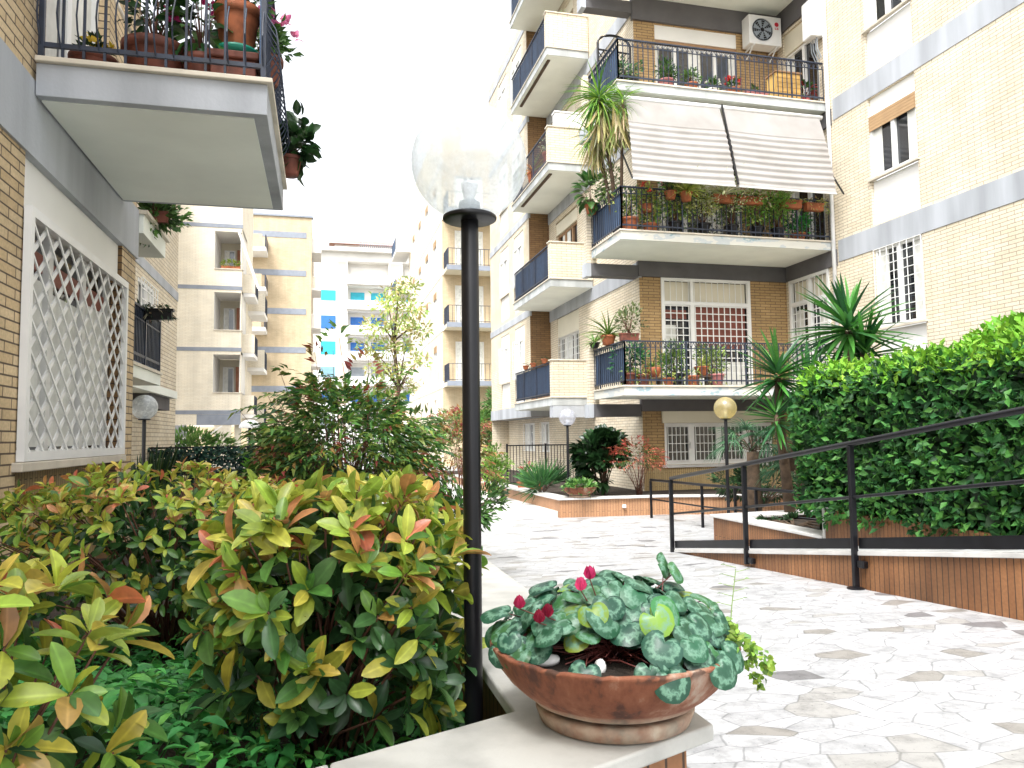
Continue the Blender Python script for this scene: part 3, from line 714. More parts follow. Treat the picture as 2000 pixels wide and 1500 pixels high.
# grey plaster bands
def strips(name, fr, a0, a1, n, zz, mat):
    for z0, z1 in zz:
        b = MB(); b.fb(fr, a0, a1, -.05, n, z0, z1); b.build(name, M[mat], cb)
strips('plaster_band', fR, 2.0, 13.80, .014, ((5.085, 5.545), (8.18, 8.64), (11.28, 11.74)), 'band')
strips('plaster_band', fS, 15.70, 22.59, .03, ((5.0, 5.36), (8.1, 8.46), (11.2, 11.56)), 'band')
strips('plaster_band', fW, 22.58, 28.22, .02, ((5.2, 5.42), (8.3, 8.52), (11.4, 11.62), (14.5, 14.7)), 'band')
DZ = ((1.98, 2.27), (5.022, 5.37), (8.1, 8.46), (11.03, 11.57))
strips('beam', fF, 6.9, 10.69, .06, DZ, 'band_shaded'); strips('beam', fR, 13.85, 15.66, .05, DZ, 'band_shaded')
b = MB(); b.fb(fW, 22.55, 28.24, -.7, .03, 2.06, 2.42); b.build('beam', M['band'], cb)
b = MB(); b.box(5.77, 6.9, 18.69, 18.98, 1.93, 2.40); b.build('beam', M['band'], cb)
# downpipe
b = MB(); b.tube([(10.64, 13.89, 2.0), (10.64, 13.89, TOP)], .045, 10); b.build('downpipe', M['white_metal'], cb, smooth=True)

def stone_rail(bal, z, sx):
    pass
def front_balcony(z, peel, h=.88, plain_front=False):
    b = MB(); b.box(5.80, 10.69, 13.97, 15.66, z-.20, z-.035); bal = b.build('balcony', M['soffit'], cb, bevel=.004)
    b = MB(); b.box(5.785, 10.68, 13.952, 13.968, z-.205, z-.036); b.box(5.783, 5.798, 13.97, 15.66, z-.205, z-.036); b.build('fascia', M['peel'] if peel else M['band_pale'], bal)
    b = MB(); b.box(5.755, 10.70, 13.925, 15.66, z-.034, z); b.build('coping', M['coping'], bal, bevel=.005)
    b = MB(); iron_rail(b, (5.82, 13.99), (10.62, 13.99), z, h); iron_rail(b, (5.82, 13.99), (5.82, 15.7), z, h); b.build('railing', M['iron_blue'], bal)
    b = MB(); b.box(5.835, 5.842, 14.02, 15.68, z+.1, z+h-.12); b.build('screen', M['screen'], bal)
    b = MB(); b.box(5.70, 5.92, 15.71, 15.90, z-.30, z+h+.05); b.build('end_pier', M['brick_pale'], bal)
    b = MB(); b.box(5.78, 6.9, 15.69, 15.95, z-.58, z-.302); b.build('beam', M['band_shaded'], bal)
    b = MB(); b.box(5.66, 5.778, 15.68, 15.96, z-.60, z-.302); b.build('lit_beam_end', M['band'], bal)  # lit end of the beam, given the lighter plaster colour
    return bal
M['band_pale'] = plain('pale grey plaster', (.46, .48, .475), .85, var=.2, scale=2.6, streak=True)
def peeling():
    m, n, l, b = nmat('peeling painted fascia')
    tc = n.new('ShaderNodeTexCoord'); mp = n.new('ShaderNodeMapping'); mp.inputs['Scale'].default_value = (1, 1, 2.2); l.new(tc.outputs['Object'], mp.inputs[0])
    nz = n.new('ShaderNodeTexNoise'); nz.inputs['Scale'].default_value = 2.3; nz.inputs['Detail'].default_value = 6; l.new(mp.outputs[0], nz.inputs[0])
    r = n.new('ShaderNodeValToRGB'); r.color_ramp.interpolation = 'CONSTANT'; e = r.color_ramp.elements
    e[0].position = 0; e[0].color = (.60, .59, .53, 1); e[1].position = .50; e[1].color = (.47, .50, .50, 1)
    q = e.new(.60); q.color = (.27, .38, .42, 1); q = e.new(.635); q.color = (.30, .33, .33, 1); q = e.new(.65); q.color = (.55, .56, .53, 1)
    l.new(nz.outputs[0], r.inputs[0]); l.new(r.outputs[0], b.inputs['Base Color']); b.inputs['Roughness'].default_value = .8
    return m
M['peel'] = peeling()
fb1 = front_balcony(2.44, True); fb2 = front_balcony(5.57, True); fb3 = front_balcony(8.65, False); fb4 = front_balcony(11.75, False)

def side_balcony(z, netted=True):
    b = MB(); b.box(5.77, 6.92, 18.70, 22.57, z-.23, z-.035); bal = b.build('balcony', M['soffit'], cb, bevel=.004)
    b = MB(); b.box(5.755, 6.92, 18.683, 18.699, z-.23, z-.036); b.box(5.753, 5.768, 18.70, 22.6, z-.23, z-.036); b.build('fascia', M['band_pale'], bal)
    b = MB(); b.box(5.725, 6.92, 18.655, 22.62, z-.034, z); b.build('coping', M['coping'], bal, bevel=.005)
    b = MB(); b.box(5.75, 6.92, 18.675, 18.86, z+.001, z+.93); b.build('parapet', M['brick_pale'], bal)
    b = MB(); b.box(5.72, 6.92, 18.65, 18.89, z+.931, z+.965); b.build('parapet_cap', M['coping'], bal, bevel=.005)
    b = MB(); iron_rail(b, (5.78, 18.90), (5.78, 22.55), z, .9, double=False); b.build('railing', M['iron_blue'], bal)
    if netted:
        b = MB(); b.box(5.80, 5.807, 18.9, 22.5, z+.06, z+.86); b.build('screen', M['screen'], bal)
    return bal
for i, z in enumerate((2.47, 5.57, 8.67, 11.80, 14.6)):
    side_balcony(z, i != 2)
b = MB()
for z in (8.67, 11.8): b.box(5.85, 5.93, 18.95, 21.9, z-.262, z-.2305)
b.build('awning_rail', M['bark'], cb)

# windows: side wing
for z in (3.6, 6.6, 9.7):
    pass
def strip_column(fr, a0, a1, zlo, zhi, zs0, zs1, gridn=None, shut=0, leaves=2, cur=.5):
    b = MB(); b.fb(fr, a0+.002, a1-.002, -.2, -.06, zlo, zs0-.05); b.build('window_panel', M['white'], cb)
    if zhi-zs1 > .01: b = MB(); b.fb(fr, a0+.002, a1-.002, -.2, -.06, zs1, zhi); b.build('shutter_box', M['white'], cb)
    return window(cb, fr, a0, a1, zs0, zs1, .14, leaves, grid=gridn, shut=shut, sill=True, curtain=cur)
strip_column(fR, 11.5, 12.75, 2.5, 5.08, 3.5, 5.078, (7, 9))
strip_column(fR, 11.5, 12.75, 5.575, 8.17, 6.52, 7.80, None, .24, cur=.45)
strip_column(fR, 11.5, 12.75, 8.665, 11.2, 9.60, 10.9, None, .1, cur=.45)
for k in range(4):
    z = 2.44+3.1*k
    for a in (23.3, 25.3):
        b = MB(); b.fb(fW, a+.002, a+1.198, -.2, -.03, z+.02, z+.85); b.build('window_panel', M['white'], cb)
        b = MB(); b.fb(fW, a+.002, a+1.198, -.2, -.03, z+2.15, z+2.6); b.build('shutter_box', M['white'], cb)
        window(cb, fW, a, a+1.2, z+.9, z+2.15, .07, 2, pane='pane_far', grid=(5, 6) if k == 0 else None, curtain=.8, sill=True)
for a0, a1 in ((22.9, 23.8), (24.6, 25.9)): window(cb, fS, a0, a1, .95, 1.9, .12, 2, pane='pane_far', curtain=.7, grid=(5, 3))
for i, z in enumerate((2.46, 5.6, 8.7, 11.8)):
    w = window(cb, fS, 19.9, 21.9, z, z+1.95, .2, 3, frame='frame' if i == 0 else 'frame_brown', grid=(12, 9) if i == 0 else None, curtain=.55, name='balcony_window')
    b = MB(); b.fb(fS, 19.9, 21.9, -.15, -.02, z+1.955, z+2.3 if i else z+2.54); b.build('shutter_box', M['cream'], w)
# first floor: grated window and door
n0 = -.06
def grated(fr, parts, ztop, name):
    """parts: (a0, a1, z0, kind)"""
    a0 = parts[0][0]; a1 = parts[-1][1]; z0 = 2.47
    b = MB()
    b.fb(fr, a0, a1, n0, .03, ztop-.06, ztop); b.fb(fr, a0, a0+.07, n0, .03, z0, ztop-.06); b.fb(fr, a1-.07, a1, n0, .03, z0, ztop-.06)
    b.fb(fr, a0+.07, a1-.07, n0, .03, 4.40, 4.47)
    for p in parts[1:]: b.fb(fr, p[0]-.05, p[0]+.05, n0, .03, z0, 4.40); b.fb(fr, p[0]-.035, p[0]+.035, n0, .03, 4.47, ztop-.06)
    o = b.build(name, M['frame'], cb)
    b = MB(); b.fb(fr, a0+.02, a1-.02, -.12, -.10, z0, ztop-.02); b.build('pane', M['pane'], o)
    b = MB(); b.fb(fr, a0+.08, a1-.08, -.098, -.08, 4.5, ztop-.07); b.build('blind', M['cream'], o)
    b = MB()
    for p in parts: grille(b, fr, p[0]+.08, p[1]-.08, z0+.05, 4.38, .0, max(4, int((p[1]-p[0])/.155)), 11, .022)
    grille(b, fr, a0+.08, a1-.08, 4.48, ztop-.07, .0, int((a1-a0)/.155), 1, .012)
    b.build('grille', M['frame'], o)
    return o
g1 = grated(fF, [(7.46, 8.22, 2.47, 'd'), (8.22, 9.72, 2.47, 'w')], 5.018, 'grated_window')
b = MB(); b.fb(fF, 8.3, 9.62, -.098, -.08, 3.42, 4.39); b.fb(fF, 7.56, 8.12, -.098, -.08, 4.1, 4.3); b.build('shutter', M['shutter_red'], g1)
b = MB(); b.fb(fF, 7.56, 7.85, -.098, -.085, 2.5, 3.95); b.build('curtain', M['curtain'], g1)
b = MB(); b.fb(fF, 8.3, 9.62, -.099, -.081, 2.5, 3.12); b.build('curtain', M['curtain'], g1)
g2 = grated(fR, [(14.15, 14.85, 2.47, 'w'), (14.85, 15.6, 2.47, 'd')], 5.018, 'grated_window')
b = MB(); b.fb(fR, 14.25, 14.6, -.098, -.085, 2.5, 4.35); b.build('curtain', M['curtain'], g2)
b = MB(); b.fb(fR, 15.2, 15.5, -.098, -.085, 2.5, 4.3); b.build('curtain', M['curtain'], g2)
# second floor behind the awning, third floor with brown frames
window(cb, fF, 7.46, 9.6, 5.6, 7.9, .2, 3, frame='frame', curtain=.3, name='balcony_window')
w = window(cb, fF, 7.47, 9.6, 8.68, 10.55, .2, 4, frame='frame', curtain=.25, name='balcony_window')
b = MB(); b.fb(fF, 7.47, 9.6, -.17, -.03, 10.66, 11.02); b.build('shutter_box', M['white'], w)
b = MB(); b.fb(fF, 7.47, 9.6, -.16, -.05, 10.555, 10.655); b.build('shutter', M['frame_brown'], w)
w = window(cb, fR, 14.2, 15.5, 8.7, 10.45, .2, 2, frame='cream_frame' if 'cream_frame' in M else 'frame', curtain=.35, name='balcony_door')
b = MB(); b.fb(fR, 14.2, 15.5, -.17, -.04, 10.455, 10.95); b.build('shutter_box', M['cream'], w)
window(cb, fR, 14.2, 15.5, 5.6, 7.9, .2, 2, frame='frame', curtain=.3, name='balcony_door')
# ground floor window strip
b = MB(); b.fb(fF, 7.40, 10.3, -.04, .05, 1.712, 1.975); b.build('shutter_box', M['cream'], cb)
w = window(cb, fF, 7.46, 10.2, .78, 1.71, .16, 4, fw=.08, curtain=.0, name='window')
b = MB()
for k in range(4):
    a = 7.46+2.74*k/4; grille(b, fF, a+.09, a+.6, .87, 1.63, -.02, 5, 4, .016)
b.build('grille', M['frame'], w)
b = MB(); b.fb(fF, 7.38, 10.28, -.02, .07, .715, .775); b.build('sill', M['marble'], w)
b = MB()
for k in range(2): 
    a = 7.46+1.37*k+.62; b.fb(fF, a, a+.08, .0, .03, 1.15, 1.28)
b.build('latch', M['white_metal'], w)

# air conditioner with its round emblem, boiler, second unit
def air_conditioner(fr, a0, a1, n, z0, z1, d, label, emblem=False):
    p = MB.fp(None, fr, (a0+a1)/2, n, z0)
    t = thing('air_conditioner', p, label, 'air conditioner', 'outdoor air conditioning units')
    b = MB(); b.fb(fr, a0, a1, n, n+d, z0, z1); b.build('casing', M['white_metal'], t, bevel=.015)
    r = (z1-z0)*.38; ac = a0+(a1-a0)*.40; zc = (z0+z1)/2
    def disc(r0, r1, nn, m_, name, parent):
        b = MB(); k = 28
        for j in range(k):
            t0, t1 = 2*PI*j/k, 2*PI*(j+1)/k
            b.fq(fr, [(ac+r0*math.cos(t0), nn, zc+r0*math.sin(t0)), (ac+r1*math.cos(t0), nn, zc+r1*math.sin(t0)), (ac+r1*math.cos(t1), nn, zc+r1*math.sin(t1)), (ac+r0*math.cos(t1), nn, zc+r0*math.sin(t1))])
        return b.build(name, m_, parent)
    f = disc(.0, r, n+d+.004, M['iron'], 'fan', t)
    b = MB()
    for j in range(7):
        t0 = 2*PI*j/7
        b.fq(fr, [(ac+.05*math.cos(t0), n+d+.008, zc+.05*math.sin(t0)), (ac+r*.9*math.cos(t0-.15), n+d+.008, zc+r*.9*math.sin(t0-.15)), (ac+r*.9*math.cos(t0+.35), n+d+.012, zc+r*.9*math.sin(t0+.35)), (ac+.05*math.cos(t0+.6), n+d+.012, zc+.05*math.sin(t0+.6))])
    b.build('blade', M['grey_metal'], f)
    b = MB()
    for rr in (.25, .45, .65, .85, 1.0):
        pts = [b.fp(fr, ac+r*rr*math.cos(2*PI*j/24), n+d+.02, zc+r*rr*math.sin(2*PI*j/24)) for j in range(25)]
        b.tube(pts, .005, 4, cap=False)
    b.build('fan_guard', M['grey_metal'], f)
    if emblem:
        b = MB(); ec = a0+(a1-a0)*.85; ez = z0+(z1-z0)*.74; er = .055; k = 20
        b.fq(fr, [(ec+er*math.cos(2*PI*j/k), n+d+.006, ez+er*math.sin(2*PI*j/k)) for j in range(k)]); b.build('emblem', M['red_paint'], t)
        b = MB()
        b.fb(fr, ec-.045, ec-.033, n+d+.002, n+d+.006, ez-.125, ez-.075); b.fb(fr, ec-.033, ec-.008, n+d+.002, n+d+.006, ez-.125, ez-.113)
        b.fb(fr, ec+.008, ec+.018, n+d+.002, n+d+.006, ez-.125, ez-.075); b.fb(fr, ec+.018, ec+.045, n+d+.002, n+d+.006, ez-.125, ez-.115); b.fb(fr, ec+.018, ec+.045, n+d+.002, n+d+.006, ez-.085, ez-.075)
        b.fb(fr, ec+.035, ec+.045, n+d+.002, n+d+.006, ez-.115, ez-.098); b.fb(fr, ec+.028, ec+.035, n+d+.002, n+d+.006, ez-.105, ez-.098)
        b.build('lettering', M['red_paint'], t)
    b = MB()
    for a in (a0+.12, a1-.12): b.bar(b.fp(fr, a, .0, z0-.03), b.fp(fr, a, n+d, z0-.012), .03, .03); b.bar(b.fp(fr, a, .01, z0-.25), b.fp(fr, a, n+d*.8, z0-.03), .025, .025)
    b.build('bracket', M['white_metal'], t)
    return t
air_conditioner(fF, 9.72, 10.58, .05, 10.62, 11.33, .32, 'white air conditioner with red round emblem on the brick wall above the top balcony', True)
air_conditioner(fS, 17.6, 18.4, .05, 8.95, 9.55, .3, 'grey white air conditioner tucked beside the dracaena crown')
t = thing('water_heater', (10.5, 14.0, 10.0), 'white wall boiler fixed by the corner above the top balcony railing', 'boiler')
b = MB(); b.box(10.38, 10.68, 13.97, 14.32, 10.15, 11.0); b.build('casing', M['white_metal'], t, bevel=.03)
b = MB()
for y in (14.04, 14.1, 14.18, 14.25): b.tube([(10.55, y, 10.15), (10.57, y+.01, 9.9), (10.65, y, 9.7)], .012, 6)
b.build('pipe', M['grey_metal'], t)
b = MB(); b.tube([(10.53, 14.15, 11.0), (10.53, 14.15, 11.5), (10.7, 14.15, 11.6)], .05, 10); b.build('flue', M['white_metal'], t, smooth=True)
t = thing('storage_box', (6.2, 18.8, 6.54), 'white ribbed storage box standing on the brick parapet behind the dracaena', 'box')
b = MB(); b.box(5.95, 6.85, 18.66, 18.9, 9.64, 10.0)
t.location = (6.2, 18.8, 9.64)
b.build('box_body', M['white_metal'], t, bevel=.02)
b = MB()
for k in range(5): b.box(5.945, 6.855, 18.652, 18.66, 9.68+.06*k, 9.70+.06*k)
b.box(5.93, 6.87, 18.64, 18.92, 10.001, 10.04); b.build('lid', M['white_metal'], t)

# trellis on the top balcony
t = thing('trellis', (6.1, 15.3, 8.65), 'dark arched lattice trellis standing at the end of the top balcony', 'trellis')
fT = ((5.98, 15.0), (.80, .6), (0, 0))
def tp_(a, z): return (5.97+a*.80, 15.50+a*.05, z)
b = MB(); Wd = 1.0
pts = [tp_(0, 8.66), tp_(0, 10.25)] + [tp_(Wd/2-Wd/2*math.cos(PI*i/12), 10.25+.22*math.sin(PI*i/12)) for i in range(1, 12)] + [tp_(Wd, 10.25), tp_(Wd, 8.66)]
b.tube(pts, .028, 6); b.bar(tp_(0, 10.1), tp_(Wd, 10.1), .03); b.build('frame', M['iron'], t)
b = MB(); k = -8
while k < 9:
    for s in (1, -1):
        a0 = k*.17; z0, z1 = 8.75, 10.1
        p, q = (a0, z0), (a0+s*(z1-z0)*.9, z1)
        lo = (p, q) if p[0] < q[0] else (q, p)
        (xa, za), (xb, zb2) = lo
        if xb <= 0 or xa >= Wd: continue
        if xa < 0: za = za+(zb2-za)*(0-xa)/(xb-xa); xa = 0
        if xb > Wd: zb2 = za+(zb2-za)*(Wd-xa)/(xb-xa); xb = Wd
        b.bar(tp_(xa, za), tp_(xb, zb2), .016)
    k += 1
b.build('lattice', M['iron'], t)

# awning
t = thing('awning', (8.2, 13.9, 8.2), 'wide cream drop awning of two cloth panels shading the middle flower balcony', 'awning')
def awn_mat():
    m, n, l, b = nmat('awning cloth')
    uv = n.new('ShaderNodeUVMap'); sx = n.new('ShaderNodeSeparateXYZ'); l.new(uv.outputs[0], sx.inputs[0])
    nz = n.new('ShaderNodeTexNoise'); nz.inputs['Scale'].default_value = 1.6; nz.inputs['Detail'].default_value = 5; l.new(uv.outputs[0], nz.inputs[0])
    r = n.new('ShaderNodeValToRGB'); r.color_ramp.elements[0].position = .3; r.color_ramp.elements[0].color = (.36, .34, .32, 1); r.color_ramp.elements[1].position = .6; r.color_ramp.elements[1].color = (.44, .42, .405, 1)
    l.new(nz.outputs[0], r.inputs[0]); l.new(r.outputs[0], b.inputs['Base Color']); b.inputs['Roughness'].default_value = .85
    tr = n.new('ShaderNodeBsdfTranslucent'); l.new(r.outputs[0], tr.inputs[0]); ms = n.new('ShaderNodeMixShader'); ms.inputs[0].default_value = .3
    l.new(b.outputs[0], ms.inputs[1]); l.new(tr.outputs[0], ms.inputs[2]); l.new(ms.outputs[0], n['Material Output'].inputs[0])
    return m
M['awning'] = awn_mat()
def awn_panel(x0, x1, xb0, xb1):
    b = MB(); nz_ = 110; nx_ = 10
    def pt(i, j):
        s = j/nz_; u = i/nx_
        xx = (x0+(x1-x0)*u)*(1-s)+(xb0+(xb1-xb0)*u)*s
        z = 8.24+(6.37-8.24)*s; y = 13.90-.62*s - .05*math.sin(PI*s)
        if .3 < s < .95: y += .013*math.sin((s-.3)*2*PI*13) 
        return (xx, y, z-.02*math.sin(PI*u))
    for i in range(nx_):
        for j in range(nz_):
            b.face([pt(i, j), pt(i, j+1), pt(i+1, j+1), pt(i+1, j)])
    b.build('cloth', M['awning'], t, smooth=True)
    b = MB(); b.tube([pt(0, nz_), pt(nx_, nz_)], .018, 8); b.build('hem_bar', M['white_metal'], t)
awn_panel(5.93, 8.03, 5.78, 7.98); awn_panel(8.10, 10.42, 8.05, 10.30)
b = MB(); b.tube([(5.9, 13.93, 8.27), (10.5, 13.93, 8.27)], .05, 10); b.build('roller', M['white_metal'], t, smooth=True)
b = MB(); b.bar((8.065, 13.86, 8.3), (8.015, 13.24, 6.4), .035, .03); b.build('arm', M['iron'], t)
b = MB(); b.bar((5.85, 13.93, 7.1), (5.77, 13.28, 6.38), .025); b.build('arm', M['iron'], t)
b = MB(); b.bar((10.52, 13.93, 7.3), (10.47, 13.28, 6.38), .025); b.build('arm', M['iron'], t)
# ------------------------------------------------------------------ distant blocks of the court
M['white_far'] = plain('distant white plaster', (.80, .78, .74), .85, var=.05, scale=.6)
M['band_far'] = plain('distant grey band', (.25, .275, .32), .85, var=.08)
M['rust'] = plain('red brown panel', (.35, .15, .09), .8, var=.15)

# block with loggias on the near side of the garden
ba = thing('apartment_building', (-5.4, 39.6, -.1), 'pale brick block with stacked corner loggias facing the garden', 'building')
fA = ((0, 39.6), (1, 0), (0, -1)); fA2 = ((-3.9, 0), (0, 1), (1, 0))
lv = [2.75, 5.85, 8.92, 12.05]
holes = [(-5.18, -3.92, z+1.05, z+2.92, 2.5) for z in lv[:3]] + [(-5.18, -3.92, 13.1, 15.0, 2.5)]
b = MB(); b.wall(fA, -7.2, -3.9, 2.2, 15.5, holes, m=0, mr=1); b.wall(fA, -5.1, -4.3, -.2, 2.2)
b.wall(fA2, 39.6, 45.6, 2.2, 15.5, [(39.9, 41.9, z+1.0, z+2.9, .1) for z in lv[:3]], m=0, mr=1); b.wall(((0, 45.6), (1, 0), (0, 1)), -7.2, -3.9, 2.2, 15.5)
b.wall(((-7.2, 0), (0, 1), (1, 0)), 33, 39.6, -.2, 15.5)
b.build('wall', [M['brick_far'], M['white_far']], ba)
for z in lv:
    b = MB(); b.fb(fA, -7.2, -3.88, -.1, .02, z-.02, z+.17); b.build('plaster_band', M['band_far'], ba)
b = MB(); b.fb(fA, -5.9, -3.88, -.1, .02, 2.2, 2.72); b.build('beam', M['band_far'], ba)
for z in lv[1:]:
    b = MB(); b.fb(fA, -5.18, -3.9, -2.4, -.02, z-.16, z-.03); b.build('soffit', M['white_far'], ba)
for z in lv[:3]:
    b = MB(); b.fb(fA, -5.2, -3.85, -.3, .05, z+1.0, z+1.05); b.build('loggia_coping', M['coping'], ba)
    f3 = ((0, 42.0), (1, 0), (0, -1))
    b = MB(); b.fb(f3, -5.18, -3.95, -.3, 0, z, z+2.9); b.build('loggia_wall', M['cream'], ba)
    window(ba, ((0, 41.88), (1, 0), (0, -1)), -5.0, -4.45, z+.9, z+2.5, .1, 1, pane='pane_far', curtain=.45)
    b = MB(); b.box(-4.35, -4.05, 41.7, 41.99, z+.9, z+2.5); b.build('door', M['rust'], ba)
    # balconies running along the flank
    for (y0, y1, x1, dz) in ((40.4, 42.6, -3.35, 0), (43.0, 45.5, -3.05, -.5)):
        b = MB(); b.box(-3.9, x1, y0, y1, z-.2+dz, z+dz); bl = b.build('balcony', M['white_far'], ba)
        b = MB(); b.box(-3.9, x1+.02, y0-.02, y0+.15, z+.002+dz, z+.95+dz); b.build('parapet', M['brick_far'], bl)
        b = MB(); iron_rail(b, (x1-.03, y0+.15), (x1-.03, y1), z+dz, .95, step=.16, w=.03, double=False); b.box(x1-.06, x1-.05, y0+.16, y1-.05, z+.1+dz, z+.85+dz, 1); b.build('railing', [M['iron_blue'], M['screen']], bl)
b = MB(); b.box(-7.1, -5.4, 38.5, 39.4, 1.55, 1.62); b.bar((-5.4, 38.6, 1.55), (-4.6, 38.6, 2.15), .06); b.build('canopy', M['white_far'], ba)
for x in (-4.2, -3.6, -3.0):
    b = MB(); b.box(x, x+.3, 40, 40.3, -.2, 2.2); b.build('pillar', M['cream'], ba)
t = thing('awning_pole', (-3.7, 40, 9), 'folded striped awning slanting from a loggia of the pale brick block', 'awning')
b = MB(); b.bar((-4.0, 39.2, 11.7), (-3.05, 39.0, 8.9), .14, .10); b.build('folded_cloth', M['white_far'], t)
b = MB(); b.box(-4.9, -4.0, 39.65, 39.9, 9.98, 10.12); 
t2 = thing('flower_box', (-4.4, 39.7, 9.97), 'flower box with yellow green plants on the upper loggia ledge', 'flower box')
b.build('box', M['terracotta'], t2)
P, D = blob(160, (-4.45, 39.75, 10.25), (.45, .15, .17)); leafmesh('foliage', L_SMALL, P, D+[0, 0, .5], rdir(160), .13, pick(160, [(.25, .30, .05), (.18, .26, .04)]), M['leaf_far'], t2)

# second block further back
bb = thing('apartment_building', (-2.7, 62.5, -.1), 'plain pale brick end wall crossed by five grey bands', 'building')
fB = ((0, 62.5), (1, 0), (0, -1))
b = MB(); b.wall(fB, -10, -.85, -.2, 19.3); b.wall(((-.85, 0), (0, 1), (1, 0)), 62.5, 80, -.2, 19.3); b.build('wall', M['brick_far2'], bb)
for z in (5.2, 8.3, 11.4, 14.5, 17.6):
    b = MB(); b.fb(fB, -9, -1.25, -.1, .03, z, z+.47); b.build('plaster_band', M['band_far'], bb)
b = MB(); b.fb(fB, -6.5, -.75, -.5, .12, 19.3, 19.45); b.build('cornice', M['band_far'], bb)
b = MB(); b.box(-3.2, -1.6, 63.5, 66, 19.45, 21.2); b.build('rooftop_hut', M['white_far'], bb)
for k in range(5):
    z = 4.4+3.1*k
    b = MB(); b.box(-.85, -.1, 63, 66.5, z-.2, z); bl = b.build('balcony', M['white_far'], bb)
    b = MB(); b.box(-.2, -.1, 63, 66.5, z+.002, z+.95); b.box(-.84, -.205, 63, 63.1, z+.002, z+.95); b.build('parapet', M['brick_far'] if k % 2 else M['white_far'], bl)
for k in range(4):
    z = 6.9+3.1*k
    b = MB(); b.box(-6.2, -4.2, 60.2, 62.5, z-.3, z); bl = b.build('balcony', M['white_far'], bb)
    b = MB(); b.box(-6.2, -4.5, 60.2, 60.4, z+.003, z+1.0); b.build('parapet', M['brick_far2'], bl)
    b = MB(); b.box(-4.28, -4.2, 60.2, 62.45, z+.003, z+.95); b.build('railing', M['iron_blue'], bl)

# far block with coloured shutters
bc = thing('apartment_building', (4.5, 94, -.1), 'white block with blue and turquoise shutters closing the end of the court', 'building')
fC = ((0, 94), (1, 0), (0, -1))
rows = [1.95, 5.1, 8.2, 11.3, 14.45, 17.55, 20.65]
holes = []
for z in rows:
    holes += [(3.0, 8.0, z+.15, z+2.55, 1.3), (9.7, 12.2, z+.15, z+2.55, 1.3)]
b = MB(); b.wall(fC, -3, 14, -.2, 24.3, holes); b.build('wall', M['white_far'], bc)
M['pink_far'] = plain('distant pink plaster', (.72, .55, .45), .85, var=.06, scale=.6)
b = MB(); b.wall(((0, 95.3), (1, 0), (0, -1)), 2.95, 12.3, 1.5, 23.6); b.build('loggia_wall', M['white_far'], bc)
for z in rows:
    for x0, x1 in ((1.85, 2.8), (8.2, 9.4)):
        b = MB(); b.fb(fC, x0, x1, -.05, .02, z+.3, z+2.4); b.build('pink_panel', M['pink_far'], bc)
sh = ['cyan_shutter', 'cyan_shutter', 'blue_shutter', 'blue_shutter', 'cyan_shutter', 'white_far']
def far_shutter(x0, x1, z0, z1, n, m_):
    b = MB(); b.fb(fC, x0-.08, x1+.08, n-.05, n, z0-.6, z1+.08); w = b.build('window', M['frame'], bc)
    b = MB(); b.fb(fC, x0, x1, n+.002, n+.05, z0, z1); b.build('shutter', M[m_], w)
order = {0: ('grey_metal', 'blue_shutter'), 1: ('blue_shutter', 'blue_shutter'), 2: ('pale_blue', 'grey_metal'), 3: ('cyan_shutter', 'blue_shutter'), 4: ('blue_shutter', 'blue_shutter'), 5: ('cyan_shutter', 'cyan_shutter'), 6: ('white_far', 'white_far')}
M['pale_blue'] = plain('pale blue shutter', (.20, .36, .42), .6, var=.08)
for i, z in enumerate(rows):
    a, c = order[i]; hh = 1.55 if i in (3, 4) else 1.2
    far_shutter(-.15, 1.6, z+1.9-hh, z+1.95, .01, a)
    if i > 0:
        far_shutter(3.4, 5.1, z+1.95-hh, z+2.0, -1.24, c); far_shutter(5.9, 7.6, z+1.95-hh, z+2.0, -1.24, c); far_shutter(10.1, 11.7, z+1.95-hh, z+2.0, -1.24, c)
for z in rows:
    b = MB(); b.fb(fC, 2.85, 12.3, -1.28, .5, z-.35, z+.12); o = b.build('balcony', M['white_far'], bc)
    b = MB(); b.fb(fC, 2.85, 12.3, .4, .5, z+.122, z+.75); b.build('parapet', M['white_far'], o)
b = MB(); b.fb(fC, -3, 14, -.3, .8, 24.3, 24.75); b.build('cornice', M['white_far'], bc)
b = MB(); b.box(1.5, 9.5, 97, 105, 24.0, 26.0); b.build('penthouse', M['white_far'], bc)
b = MB(); b.face([(.8, 96.2, 26.0), (9.9, 96.2, 26.0), (8.8, 101, 27.6), (2.0, 101, 27.6)]); b.face([(.8, 96.2, 25.95), (9.9, 96.2, 25.95), (9.9, 105, 25.95), (.8, 105, 25.95)]); b.build('roof', M['roof_tile'], bc)
b = MB(); b.fb(fC, -1, 11, -.2, -.1, 24.751, 25.5); b.build('terrace_railing', M['glass_rail'] if 'glass_rail' in M else M['grey_metal'], bc) if False else None
b = MB()
for k in range(26): b.fb(fC, 4.5+k*.25, 4.56+k*.25, -.2, -.14, 24.751, 25.6)
b.fb(fC, 4.4, 11, -.2, -.14, 25.601, 25.66)
b.build('terrace_railing', M['band_far'], bc)

